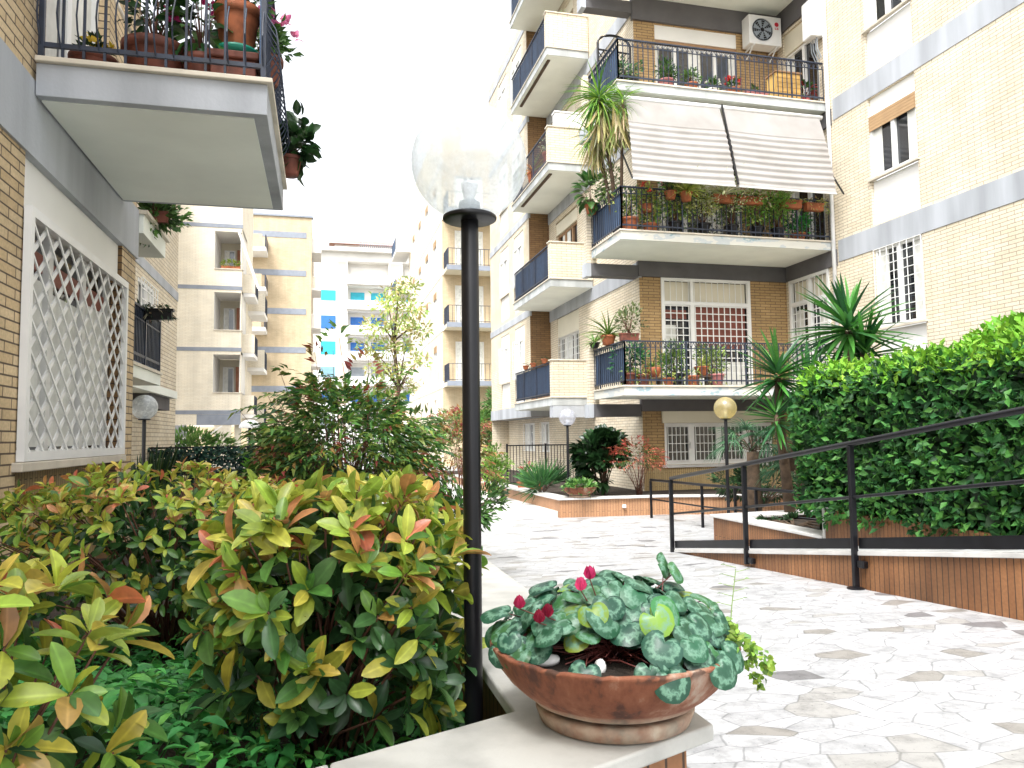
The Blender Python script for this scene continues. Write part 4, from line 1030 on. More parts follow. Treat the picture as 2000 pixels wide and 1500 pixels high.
# tall block behind the L-shaped building
be = thing('apartment_building', (8, 41, -.1), 'tall pale block with a stack of thin railed balconies behind the lamp post', 'building')
fE = ((0, 40.9), (1, 0), (0, -1)); fD = ((6.4, 0), (0, 1), (-1, 0))
ez = [4.4, 7.52, 10.6, 13.7, 16.8]
b = MB(); b.wall(fE, 6.4, 14, -.2, 19.5, [(7.1, 8.7, z+.1, z+2.3, .15) for z in ez[:4]]); b.build('wall', M['brick_far2'], be)
b = MB(); b.wall(fD, 40.9, 57, -.2, 19.5, [(y, y+1.1, z+1.0, z+2.3, .1) for z in ez[:4]+[1.3] for y in (43, 46.5, 50, 53.5)]); b.build('wall', M['brick_far'], be)
for z in ez:
    b = MB(); b.fb(fD, 40.85, 57, -.05, .02, z-.25, z+.1); b.build('plaster_band', M['white_far'], be)
b = MB(); b.fb(fE, 6.35, 14, -.3, .1, 19.5, 19.7); b.build('cornice', M['white_far'], be)
for z in ez[:4]:
    window(be, fE, 7.1, 8.7, z+.1, z+2.3, .15, 2, pane='pane_far', curtain=.7, name='balcony_window')
    for y in (43, 46.5, 50, 53.5): window(be, fD, y, y+1.1, z+1.0, z+2.3, .1, 2, pane='pane_far', curtain=.6, shut=.3)
    b = MB(); b.box(6.45, 12, 39.5, 40.88, z-.22, z); bl = b.build('balcony', M['cream'], be)
    b = MB(); b.box(6.40, 12, 39.45, 39.495, z-.23, z+.03); b.build('coping', M['band_far'], bl)
    b = MB(); iron_rail(b, (6.5, 39.55), (11.8, 39.55), z, .95, step=.22, w=.02, double=False); iron_rail(b, (6.5, 39.55), (6.5, 40.8), z, .95, step=.1, w=.03, double=False); b.build('railing', M['iron_blue'], bl)
for k, z in enumerate((2.6, 6.1, 9.3, 12.4, 15.5)):
    b = MB(); b.box(5.3, 6.4, 56, 59.5, z-.2, z); bl = b.build('balcony', M['white_far'], be)
    b = MB(); b.box(5.3, 6.39, 56, 56.15, z+.003, z+.95); b.build('parapet', M['brick_far'], bl)
    b = MB(); b.box(5.3, 5.36, 56.16, 59.5, z+.003, z+.95); b.build('railing', M['screen'], bl)
b = MB(); b.wall(((0, 57.0), (1, 0), (0, -1)), 6.4, 8, 19.5, 19.8); b.build('roof', M['white_far'], be)
b = MB(); b.box(6.45, 13.9, 41, 56.9, 19.2, 19.48); b.build('roof', M['white_far'], be)

# aerials on the far roofs
def aerial(x, y, z, h, label):
    t = thing('roof_aerial', (x, y, z), label, 'aerial', 'television aerials on the far roofs')
    b = MB(); b.bar((x, y, z), (x, y, z+h), .06); b.build('mast', M['grey_metal'], t)
    b = MB(); b.bar((x-.7, y, z+h*.92), (x+.7, y, z+h*.92), .04)
    for k in range(6): b.bar((x-.6+.24*k, y-.35, z+h*.92+.025), (x-.6+.24*k, y+.35, z+h*.92+.025), .03)
    b.build('antenna', M['grey_metal'], t)
aerial(-2.4, 64.5, 21.2, 2.2, 'thin television aerial on the hut of the grey banded block')
aerial(6.2, 99, 26.8, 2.6, 'thin television aerial above the red roof at the end of the court')
# ------------------------------------------------------------------ hedges and shrubs close to the camera
def stems(name, base, tips, r0, r1, mat, parent, n=5, bend=.25):
    b = MB()
    for tp in tips:
        tp = Vector(tp); bs = Vector(base if not isinstance(base, list) else base[rnd.randrange(len(base))])
        mid = bs.lerp(tp, .5) + Vector((0, 0, bend*(tp-bs).length*.4)) if bend else bs.lerp(tp, .5)
        b.tube([bs, mid, tp], [r0, (r0+r1)/2, r1], n)
    return b.build(name, mat, parent, smooth=True)

def whorls(tips, axes, per, spread=.75, back=.0):
    n = len(tips); P = np.repeat(tips, per, axis=0); A = np.repeat(unit(axes), per, axis=0)
    ph = np.tile(np.arange(per)*2.399, n)+np.repeat(RG.random(n)*6.28, per)
    ref = np.where(np.abs(A[:, 2:3]) > .9, np.array([[1., 0, 0]]), np.array([[0, 0, 1.]]))
    e1 = unit(np.cross(A, ref)); e2 = np.cross(A, e1)
    sp = spread*(.5+1.15*RG.random(len(P)))
    lev = np.tile(np.linspace(1, 0, per), n)                      # outermost leaves open more
    sp = sp*(.55+.75*lev)
    rad = e1*np.cos(ph)[:, None]+e2*np.sin(ph)[:, None]
    D = A*np.cos(sp)[:, None]+rad*np.sin(sp)[:, None]
    D = unit(D+np.array([0, 0, -.22])*RG.random((len(P), 1))+RG.normal(0, .16, D.shape))
    P = P - A*(lev*.045*RG.random(len(P)))[:, None] + rad*.004
    U = A - D*np.sum(A*D, axis=1, keepdims=True) + RG.normal(0, .25, A.shape)
    return P, D, U, lev

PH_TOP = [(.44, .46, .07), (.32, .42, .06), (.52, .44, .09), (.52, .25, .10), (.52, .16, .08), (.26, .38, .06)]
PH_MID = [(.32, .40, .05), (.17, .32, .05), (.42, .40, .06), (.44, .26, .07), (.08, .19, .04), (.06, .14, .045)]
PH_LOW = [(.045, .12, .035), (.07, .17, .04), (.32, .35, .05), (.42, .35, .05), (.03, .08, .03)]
def photinia(label, c, r, n, per, size, base, seed_red=.2, flat_top=True, low_gap=0.0):
    t = thing('photinia_shrub', (base[0], base[1], base[2]), label, 'shrub', 'photinia shrubs of the planter hedge')
    d = rdir(n*3); d = d[d[:, 2] > -.75][:n]; k = .62+.42*RG.random((len(d), 1))**.6
    q = np.sign(d)*np.abs(d)**.72                                 # squarer than an ellipsoid: it is clipped
    tips = np.array(c)+q*k*np.array(r); axes = unit(d*np.array([1, 1, .8])+np.array([0, 0, .55])+RG.normal(0, .25, d.shape))
    if low_gap > 0:
        keep = ~((tips[:, 2] < c[2]-r[2]*.2) & (RG.random(len(tips)) < low_gap)); tips, axes = tips[keep], axes[keep]
    P, D, U, lev = whorls(tips, axes, per)
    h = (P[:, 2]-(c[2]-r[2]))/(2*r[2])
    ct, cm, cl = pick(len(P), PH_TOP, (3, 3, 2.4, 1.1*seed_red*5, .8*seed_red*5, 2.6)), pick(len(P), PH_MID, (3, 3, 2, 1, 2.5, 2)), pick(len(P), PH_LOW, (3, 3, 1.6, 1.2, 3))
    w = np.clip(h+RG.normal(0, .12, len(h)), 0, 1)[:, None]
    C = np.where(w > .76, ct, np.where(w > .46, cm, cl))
    sz = size*(.6+.55*RG.random(len(P)))*(.75+.35*lev)
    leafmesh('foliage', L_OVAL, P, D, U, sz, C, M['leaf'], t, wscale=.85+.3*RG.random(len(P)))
    # inner leaves in darker greens, putting the shade of the gaps into colour
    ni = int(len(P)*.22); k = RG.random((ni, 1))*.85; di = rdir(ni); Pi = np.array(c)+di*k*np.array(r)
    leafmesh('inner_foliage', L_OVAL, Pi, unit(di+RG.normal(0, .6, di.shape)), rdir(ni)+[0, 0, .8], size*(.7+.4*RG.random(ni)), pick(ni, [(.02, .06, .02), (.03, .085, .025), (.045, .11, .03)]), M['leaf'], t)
    sel = tips[RG.choice(len(tips), min(len(tips), 70), replace=False)]
    stems('stems', [(base[0]+.08*rnd.uniform(-1, 1), base[1]+.08*rnd.uniform(-1, 1), base[2]) for _ in range(5)], sel, .007, .002, M['twig'], t)
    return t
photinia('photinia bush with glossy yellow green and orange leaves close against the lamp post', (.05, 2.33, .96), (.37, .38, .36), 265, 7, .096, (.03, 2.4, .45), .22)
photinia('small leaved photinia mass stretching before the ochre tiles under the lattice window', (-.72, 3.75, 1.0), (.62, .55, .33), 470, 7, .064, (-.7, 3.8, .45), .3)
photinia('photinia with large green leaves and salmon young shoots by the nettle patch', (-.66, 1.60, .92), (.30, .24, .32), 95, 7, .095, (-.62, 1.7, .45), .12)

# ground cover
n = 9500
x = RG.uniform(-1.5, .44, n); y = RG.uniform(1.35, 4.2, n); z = .47+.17*RG.random(n)**.6+.20*np.exp(-((x+.42)/.35)**2-((y-2.25)/.7)**2)+.07*np.sin(3*x+2*y)
P = np.stack([x, y, z], 1); D = unit(np.stack([RG.normal(size=n), RG.normal(size=n), RG.normal(0, .25, n)+.05], 1))
o = leafmesh('nettle_ground_cover', L_BROAD, P, D, np.array([[0, 0, 1.]])+RG.normal(0, .25, (n, 3)), .055*(.5+.8*RG.random(n)), pick(n, [(.06, .28, .065), (.085, .37, .075), (.04, .20, .05), (.14, .40, .08)], (3, 2, 3, 1)), M['leaf_matte'], wscale=.85)
T(o, 'mat of fresh green nettles covering the soil between the photinias', 'ground cover', kind='stuff')
n = 260
x = RG.uniform(-1.2, .42, n); y = RG.uniform(1.6, 4.0, n)
P = np.stack([x, y, np.full(n, .47)], 1); D = unit(np.stack([RG.normal(0, .5, n), RG.normal(0, .5, n), np.ones(n)], 1))
T(leafmesh('grass_blades', L_STRAPD, P, D, RG.normal(size=(n, 3)), .22*(.6+.7*RG.random(n)), pick(n, [(.05, .2, .04), (.10, .25, .05)]), M['leaf_matte'], wscale=.5), 'thin grass blades rising among the nettles', 'grass', kind='stuff')

# clipped hedge
def hedge(name, label, x0, x1, y0, y1, z0, z1, n, size, cols_top, cols_side, group=None, rr=.35, mat='leaf', per=1):
    t = thing(name, ((x0+x1)/2, (y0+y1)/2, z0), label, 'hedge', group)
    # sample the rounded box surface
    area = np.array([(x1-x0)*(y1-y0), (y1-y0)*(z1-z0), (y1-y0)*(z1-z0)*.25, (x1-x0)*(z1-z0), (x1-x0)*(z1-z0)*.6]); f = RG.choice(5, n, p=area/area.sum())
    u, v = RG.random(n), RG.random(n)
    p = np.zeros((n, 3)); nr = np.zeros((n, 3))
    X = x0+(x1-x0)*u; Y = y0+(y1-y0)*v; 
    m = f == 0; p[m] = np.stack([X[m], Y[m], np.full(m.sum(), z1)], 1)
    Z = z0+(z1-z0)*u
    m = f == 1; p[m] = np.stack([np.full(m.sum(), x0), Y[m], Z[m]], 1)
    m = f == 2; p[m] = np.stack([np.full(m.sum(), x1), Y[m], Z[m]], 1)
    Xv = x0+(x1-x0)*v
    m = f == 3; p[m] = np.stack([Xv[m], np.full(m.sum(), y1), Z[m]], 1)
    m = f == 4; p[m] = np.stack([Xv[m], np.full(m.sum(), y0), Z[m]], 1)
    lo = np.array([x0+rr, y0+rr, z0+rr*.6]); hi = np.array([x1-rr, y1-rr, z1-rr])
    core = np.clip(p, np.minimum(lo, hi), np.maximum(lo, hi)); nr = unit(p-core+1e-6)
    rad = rr*np.ones(n)
    bump = .085*np.sin(3.1*p[:, 1]+2*p[:, 2])*np.cos(3.3*p[:, 2]-p[:, 1]*1.3+2*p[:, 0])+.05*np.sin(9*p[:, 1]-5*p[:, 2])*np.cos(8*p[:, 2]+4*p[:, 0])+np.where(np.sin(5.3*p[:, 1]+1)*np.sin(6.1*p[:, 2]+4*p[:, 0]) > .72, -.13, 0)
    q = core+nr*(rad*(1-.55*RG.random(n)**2.2)+bump+np.where(RG.random(n) < .07, .09*RG.random(n), 0))[:, None]
    D = unit(nr*.7+RG.normal(0, .6, (n, 3))+np.array([0, 0, .15])); U = nr+RG.normal(0, .45, (n, 3))+np.array([0, 0, .35])
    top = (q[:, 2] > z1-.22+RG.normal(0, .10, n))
    C = np.where(top[:, None], pick(n, cols_top), pick(n, cols_side))  # leaves near the top take the brighter greens
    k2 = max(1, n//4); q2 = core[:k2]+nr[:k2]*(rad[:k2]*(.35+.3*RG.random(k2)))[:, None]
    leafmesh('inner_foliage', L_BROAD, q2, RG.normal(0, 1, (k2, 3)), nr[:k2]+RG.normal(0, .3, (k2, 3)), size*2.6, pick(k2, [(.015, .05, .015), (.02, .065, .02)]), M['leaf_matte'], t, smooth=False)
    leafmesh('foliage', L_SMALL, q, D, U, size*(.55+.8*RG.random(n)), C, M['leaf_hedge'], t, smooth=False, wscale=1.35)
    b = MB()
    for _ in range(26):
        x = rnd.uniform(x0+.2, x1-.2); y = rnd.uniform(y0+.2, y1-.2)
        b.tube([(x, y, z0-.05), (x+rnd.uniform(-.1, .1), y+rnd.uniform(-.1, .1), (z0+z1)/2), (x+rnd.uniform(-.25, .25), y+rnd.uniform(-.25, .25), z1-.1)], [.022, .014, .004], 5)
    b.build('branches', M['bark'], t)
    return t
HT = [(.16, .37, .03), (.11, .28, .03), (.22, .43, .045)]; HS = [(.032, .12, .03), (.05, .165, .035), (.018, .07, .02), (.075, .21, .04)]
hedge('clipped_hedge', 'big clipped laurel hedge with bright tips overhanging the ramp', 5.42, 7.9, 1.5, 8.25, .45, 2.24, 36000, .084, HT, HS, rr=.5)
t = thing('round_shrub', (6.75, 6.05, 1.5), 'rounder taller laurel shrub swelling above the end of the clipped hedge', 'shrub')
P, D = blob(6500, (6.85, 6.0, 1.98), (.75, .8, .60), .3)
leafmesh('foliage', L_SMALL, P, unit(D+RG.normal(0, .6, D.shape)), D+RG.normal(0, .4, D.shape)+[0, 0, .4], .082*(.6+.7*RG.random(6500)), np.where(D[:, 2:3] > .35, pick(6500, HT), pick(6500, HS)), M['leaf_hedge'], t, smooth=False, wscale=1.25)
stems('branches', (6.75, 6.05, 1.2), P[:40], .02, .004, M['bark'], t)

# generic shrub
def shrub(name, label, c, r, n, size, cols, tm=None, cat='shrub', zb=None, stemr=.02, group=None, shell=.7, mat='leaf_matte', cols2=None, f2=0.0, up=.3, nst=24):
    t = thing(name, (c[0], c[1], zb if zb is not None else c[2]-r[2]), label, cat, group)
    k = max(6, n//60); cc, cdr = blob(k, c, np.array(r)*.88, shell)        # clumps
    i = RG.integers(0, k, n); d = rdir(n); cr = .30*min(r)
    P = cc[i]+d*cr*RG.random((n, 1))**.5*np.array([1.35, 1.35, .8]); D = unit(cdr[i]*.6+d*.7+[0, 0, up])
    C = pick(n, cols)*(1+.28*RG.normal(size=(k, 1)))[i].clip(.5, 1.6)
    if cols2 is not None:
        m = (RG.random(k) < f2)[i]; C = np.where(m[:, None], pick(n, cols2), C)
    leafmesh('foliage', L_SMALL if tm is None else tm, P, D, d+[0, 0, .9], size*(.6+.7*RG.random(n)), C, M[mat], t, smooth=False)
    stems('branches', (c[0], c[1], zb if zb is not None else c[2]-r[2]), cc[:nst], stemr, stemr*.2, M['bark'], t)
    return t
G1 = [(.05, .13, .025), (.08, .18, .03), (.035, .09, .02)]; GB = [(.10, .27, .03), (.07, .20, .03), (.15, .33, .05)]; GD = [(.018, .05, .016), (.025, .07, .02), (.012, .035, .012)]
# the nandina mound in the middle of the garden
def sprays(tips, axes, nleaf, length, leaf, droop=.35):
    n = len(tips); P = []; D = []; U = []
    s = np.linspace(.15, 1, nleaf)
    A = unit(axes); side = unit(np.cross(A, np.array([0, 0, 1.])+RG.normal(0, .25, A.shape)))
    up = np.cross(side, A)
    for j, ss in enumerate(s):
        w = (1 if j % 2 else -1)*(.16*length)*(1.15-ss)*(.6+.8*RG.random((n, 1)))*2.0
        p = tips+A*(ss*length)-np.array([0, 0, 1.])*(droop*length*ss*ss)+side*w
        P.append(p); D.append(unit(A*.9+side*np.sign(w)*.75-np.array([0, 0, .35])+RG.normal(0, .2, A.shape))); U.append(up+RG.normal(0, .2, A.shape))
    return np.concatenate(P), np.concatenate(D), np.concatenate(U), np.tile(np.arange(n), nleaf)
def nandina(label, c, r, n, nleaf, length, leaf, cols, cols2, f2, base, extra=None, name='nandina_bush'):
    t = thing(name, base, label, 'shrub')
    d = rdir(n*2); d = d[d[:, 2] > -.35][:n]; n = len(d)
    k = .30+.70*RG.random((n, 1))**.55; tips = np.array(c)+d*k*np.array(r)
    axes = unit(d*np.array([1, 1, .55])+np.array([0, 0, .18])+RG.normal(0, .2, d.shape))
    if extra is not None:
        tips = np.concatenate([tips, extra[0]]); axes = np.concatenate([axes, extra[1]]); n = len(tips)
    P, D, U, i = sprays(tips, axes, nleaf, length, leaf)
    outer = (np.concatenate([k[:, 0], np.ones(n-len(k))]) > .72)
    m = ((RG.random(n) < f2) & outer)[i]
    C = np.where(m[:, None], pick(len(P), cols2), pick(len(P), cols)*(1+.25*RG.normal(size=(n, 1)))[i].clip(.45, 1.7))
    leafmesh('foliage', L_LANCE, P, D, U, leaf*(.6+.7*RG.random(len(P))), C, M['leaf_matte'], t, smooth=False, wscale=1.5)
    if extra is not None: stems('twigs', [(base[0]+rnd.uniform(-.15, .15), base[1], base[2]) for _ in range(6)], list(extra[0])+list(extra[0]+extra[1]*length*.9-np.array([0, 0, .3*length])), .007, .002, M['twig'], t, bend=.12)
    stems('stems', [(base[0]+rnd.uniform(-.15, .15), base[1]+rnd.uniform(-.15, .15), base[2]) for _ in range(6)], tips[RG.choice(n, min(n, max(18, n//6)), replace=False)], .008, .0025, M['twig'], t)
    return t
NG = [(.08, .20, .04), (.13, .26, .05), (.20, .27, .05), (.045, .12, .035)]; NR = [(.28, .17, .05), (.30, .09, .05), (.26, .05, .04), (.24, .20, .04)]
ex_t = np.array([[-.28+.07*i, 7.3, 1.78+.05*math.sin(i*2.1)+.022*i] for i in range(9)]+[[.0, 7.2, 2.1], [.10, 7.2, 2.28], [-.14, 7.1, 1.98], [.35, 7.0, 2.0], [.58, 7.0, 1.95], [-.42, 7.2, 1.75]])
ex_a = unit(np.array([[-1, 0, .35+.1*(i % 3)] for i in range(9)]+[[0, 0, 1], [.2, 0, 1.], [-.4, 0, .8], [.3, 0, .9], [.5, 0, .8], [-1, 0, .2]])+RG.normal(0, .12, (15, 3)))
nandina('wide nandina mound of layered green sprays with reddish tips in mid garden', (.22, 7.1, 1.22), (.66, .66, .66), 600, 15, .34, .085, NG, NR, .2, (.28, 7.1, .42), (ex_t, ex_a))
nandina('red and orange leaved nandina beside the tall black lamp pole', (1.50, 8.9, 1.15), (.32, .4, .36), 80, 14, .3, .075, [(.20, .12, .03), (.12, .14, .03)], NR, .7, (1.6, 8.9, .3))
nandina('small nandina with coral red crown against the yellow brick corner', (6.25, 14.55, .92), (.5, .4, .36), 130, 12, .24, .065, [(.06, .12, .03), (.10, .15, .03)], [(.36, .06, .045), (.30, .08, .05), (.40, .12, .06)], .95, (6.25, 14.55, .2))
shrub('green_shrub', 'bright green bush between the photinias and the dark netted fence', (-.38, 8.3, .95), (.5, .45, .36), 2600, .08, GB, zb=.4)
shrub('green_shrub', 'low dark green bush crouching under the nandina mound', (.35, 6.2, .78), (.62, .4, .26), 2200, .08, [(.03, .10, .025), (.05, .15, .03)], zb=.42)
shrub('green_shrub', 'leafy bush at the foot of the nandina near the marble path', (1.35, 7.6, .75), (.5, .5, .35), 1600, .07, G1, zb=.35)
shrub('strap_plant_clump', 'clump of dark broad blades below the corner of the lattice window building', (-2.0, 9.8, .75), (.55, .6, .42), 500, .30, GD+[(.06, .11, .02)], L_STRAP, 'plant', zb=.35, up=.9)
shrub('green_shrub', 'loose green shrub behind the dark netted fence', (-2.6, 15.5, 1.25), (1.1, .6, .45), 1800, .10, [(.12, .24, .05), (.08, .18, .04), (.18, .28, .07)], zb=.3, mat='leaf_far')
shrub('green_shrub', 'yellowish shrub beside the white dome garden lamp', (-.9, 16.6, 1.2), (1.0, .6, .4), 1500, .10, [(.22, .28, .07), (.14, .22, .05)], zb=.3, mat='leaf_far')
shrub('green_shrub', 'rounded lime green bush just outside the black garden gate', (3.75, 16.6, .72), (.38, .4, .55), 2200, .07, [(.20, .36, .05), (.13, .28, .04), (.25, .38, .08)], zb=.1, mat='leaf_far')
shrub('green_shrub', 'bushy green shrub beneath the lowest balcony of the tall pale block', (6.6, 33, 2.0), (2.0, 1.5, 1.1), 2600, .20, [(.10, .22, .05), (.14, .27, .06)], zb=0, mat='leaf_far')
shrub('green_shrub', 'taller green shrub against the wall of the tall pale block', (9.2, 38.5, 3.0), (1.2, .8, 1.5), 2200, .2, [(.09, .20, .05), (.12, .24, .06)], zb=0, mat='leaf_far')
nandina('rusty leaved shrub behind the lime green bush', (5.3, 30, 1.6), (1.2, 1.0, .8), 110, 12, .5, .16, [(.22, .10, .05), (.16, .16, .05)], NR, .7, (5.3, 30, 0))
shrub('dark_climber', 'dense dark climbing plant with large leaves on the brick corner', (5.75, 15.1, 1.1), (.62, .5, .95), 1500, .17, GD, L_BROAD, 'climbing plant', zb=.2, mat='leaf')
shrub('green_shrub', 'dark low shrub under the window strip of the brick facade', (7.9, 12.6, .55), (1.0, .7, .42), 1500, .1, GD+[(.04, .10, .03)], zb=.1)
shrub('spiky_plant', 'clump of green blades beside the small terracotta bowl', (4.55, 15.6, .5), (.45, .5, .3), 300, .38, [(.05, .15, .04), (.03, .10, .03)], L_STRAP, 'plant', zb=.2, up=.8)
shrub('planter_weeds', 'dark weeds growing inside the triangular planter', (6.1, 9.0, .25), (.45, .8, .10), 700, .07, GD+[(.04, .11, .03)], zb=.2, cat='plant')
# dark netted fence behind
t = thing('garden_fence', (-1.7, 12.8, .3), 'dark green netted garden fence crossing behind the lamp', 'fence')
b = MB()
for x in (-2.55, -1.9, -1.25, -.6): b.box(x-.02, x+.02, 12.85, 12.89, .25, 1.36)
b.bar((-2.6, 12.87, 1.34), (-.6, 12.87, 1.34), .03); b.build('post', M['iron'], t)
P = np.stack([RG.uniform(-2.6, -.45, 4200), 12.85+RG.normal(0, .05, 4200), RG.uniform(.35, 1.32, 4200)], 1)
leafmesh('ivy', L_BROAD, P, rdir(4200), np.array([[0, -1, .3]])+RG.normal(0, .5, (4200, 3)), .07, pick(4200, [(.012, .05, .035), (.02, .07, .045), (.01, .03, .025)]), M['leaf_matte'], t, smooth=False)

# trees
def leafy_tree(label, x, y, z0, clumps, n, size, cols, trunk, name='slender_tree'):
    t = thing(name, (x, y, z0), label, 'tree')
    b = MB(); b.tube(trunk, [.09*(1-.7*i/(len(trunk)-1)) for i in range(len(trunk))], 7)
    cc = []
    for (cx, cy, czz, r) in clumps:
        best = min(trunk, key=lambda p: (p[0]-cx)**2+(p[2]-czz+.8)**2)
        b.tube([best, ((best[0]+cx)/2, (best[1]+cy)/2, (best[2]+czz)/2+.15), (cx, cy, czz)], [.035, .02, .008], 5)
    b.build('trunk', M['bark'], t, smooth=True)
    Ps = []; Cs = []; Ds = []
    for (cx, cy, czz, r) in clumps:
        m = int(n*r*r); p, d = blob(m, (cx, cy, czz), (r, r, r*.62), .9); Ps.append(p+RG.normal(0, .06, p.shape)); Ds.append(d); Cs.append(pick(m, cols)*(1+.2*RG.normal()))
    P = np.concatenate(Ps); D = np.concatenate(Ds)
    leafmesh('crown', L_SMALL, P, unit(D+RG.normal(0, .6, D.shape)), rdir(len(P))+[0, 0, .8], size*(.6+.7*RG.random(len(P))), np.concatenate(Cs), M['leaf_far'], t, smooth=False)
    return t
tx, ty = 2.3, 24
cl = [(2.35, 24, 6.1, .5), (2.7, 24.2, 6.35, .35), (2.0, 24, 5.7, .5), (2.7, 24, 5.5, .55), (1.65, 24.2, 5.0, .5), (2.3, 23.8, 5.0, .5), (3.0, 24, 4.9, .45), (1.5, 24, 4.3, .45), (2.1, 24, 4.3, .45), (2.6, 24, 4.4, .4), (1.7, 24, 3.6, .4), (2.3, 24, 3.6, .45), (3.0, 24, 3.9, .35), (2.0, 24, 3.0, .4), (2.7, 24.1, 3.1, .35)]
leafy_tree('slender pale green tree rising before the block with blue shutters', tx, ty, 0, cl, 720, .15, [(.44, .55, .16), (.55, .57, .20), (.34, .50, .14), (.48, .40, .14)], [(2.3, 24, -.1), (2.25, 24, 1.5), (2.35, 24, 3), (2.2, 24, 4.5), (2.35, 24, 6.1)])

# yuccas
def yucca_head(c, n, L, parent, down=.3, name='leaf_rosette', cols=None, tm=L_STRAP, wide=1.45):
    th = RG.random(n)*2*PI; el = np.arcsin(RG.uniform(-.75+down*0, 1, n)); 
    D = np.stack([np.cos(th)*np.cos(el), np.sin(th)*np.cos(el), np.sin(el)], 1)
    P = np.array(c)+D*.04-np.array([0, 0, 1.])*(.12*(1-np.sin(el)))[:, None]
    leafmesh(name, tm, P, D, np.array([[0, 0, 1.]])+RG.normal(0, .15, (n, 3)), L*(.75+.35*RG.random(n)), pick(n, cols or [(.03, .11, .03), (.045, .15, .03), (.06, .20, .035), (.022, .08, .03)]), M['leaf'], parent, wscale=wide)
t = thing('yucca', (7.7, 9.9, 0), 'tall spiky yucca with two big crowns above the clipped hedge', 'yucca')
yucca_head((7.86, 10.0, 3.12), 90, .92, t, wide=1.2); yucca_head((8.2, 10.1, 2.72), 70, .85, t, wide=1.2)
b = MB(); b.tube([(7.9, 10.1, 0), (7.85, 10.05, 1.6), (7.86, 10, 3.0)], [.10, .085, .06], 9); b.tube([(7.88, 10.06, 1.5), (8.1, 10.1, 2.1), (8.2, 10.1, 2.7)], [.07, .06, .05], 8); b.build('trunk', M['bark'], t, smooth=True)
t = thing('yucca', (6.5, 9.9, 0), 'shorter yucca whose lower crown leans over the yellowed globe lamp', 'yucca')
yucca_head((6.56, 9.95, 2.38), 85, .66, t); yucca_head((6.42, 9.8, 1.75), 55, .52, t); yucca_head((7.2, 10.1, 2.25), 65, .6, t)
b = MB(); b.tube([(6.75, 10.0, 0), (6.62, 9.98, 1.3), (6.56, 9.95, 2.3)], [.09, .07, .05], 9); b.tube([(6.75, 10.0, .9), (7.0, 10.05, 1.6), (7.2, 10.1, 2.2)], [.06, .05, .045], 8); b.tube([(6.68, 10.0, .9), (6.5, 9.85, 1.3), (6.42, 9.8, 1.72)], [.05, .045, .04], 8); b.build('trunk', M['bark'], t, smooth=True)
def fan_palm(x, y, z, label):
    t = thing('fan_palm', (x, y, 0), label, 'palm')
    b = MB(); b.tube([(x, y, -.1), (x, y, z)], [.13, .10], 10); 
    PP = []; DD = []; 
    for k in range(13):
        th = 2.399*k; el = .15+.08*k
        d = Vector((math.cos(th)*math.cos(el), math.sin(th)*math.cos(el), math.sin(el))); tip = Vector((x, y, z))+d*.42
        b.tube([(x, y, z), tuple(Vector((x, y, z))+d*.21+Vector((0, 0, .04))), tuple(tip)], .008, 5)
        s = d.cross(Vector((0, 0, 1))).normalized()
        for j in range(17):
            a = -1.25+2.5*j/16; PP.append(tuple(tip)); DD.append(tuple(d*math.cos(a)+s*math.sin(a)-Vector((0, 0, .22))))
    b.build('trunk', M['bark'], t, smooth=True)
    nn = len(PP); leafmesh('fronds', L_STRAPD, np.array(PP), np.array(DD), np.array([[0, 0, 1.]])+RG.normal(0, .1, (nn, 3)), .42, pick(nn, [(.06, .16, .08), (.09, .20, .10), (.04, .12, .06)]), M['leaf_matte'], t, wscale=.8)
fan_palm(7.0, 11.4, 1.15, 'blue green fan palm before the window strip of the brick facade')
fan_palm(7.6, 10.9, .75, 'low fan palm at the foot of the yuccas')

# garden gate
t = thing('garden_gate', (5, 17.5, .2), 'black iron bar gate standing in front of the shaded ground floor', 'gate')
b = MB(); b.bar((4.25, 17.5, 1.24), (6.2, 17.5, 1.24), .03); b.bar((4.25, 17.5, .36), (6.2, 17.5, .36), .03)
for x in (4.25, 5.2, 6.2): b.box(x-.02, x+.02, 17.48, 17.52, .1, 1.28)
b.build('gate_frame', M['iron'], t)
b = MB()
for k in range(1, 26): b.bar((4.25+.078*k, 17.5, .36), (4.25+.078*k, 17.5, 1.24), .014)
b.build('bars', M['iron'], t)
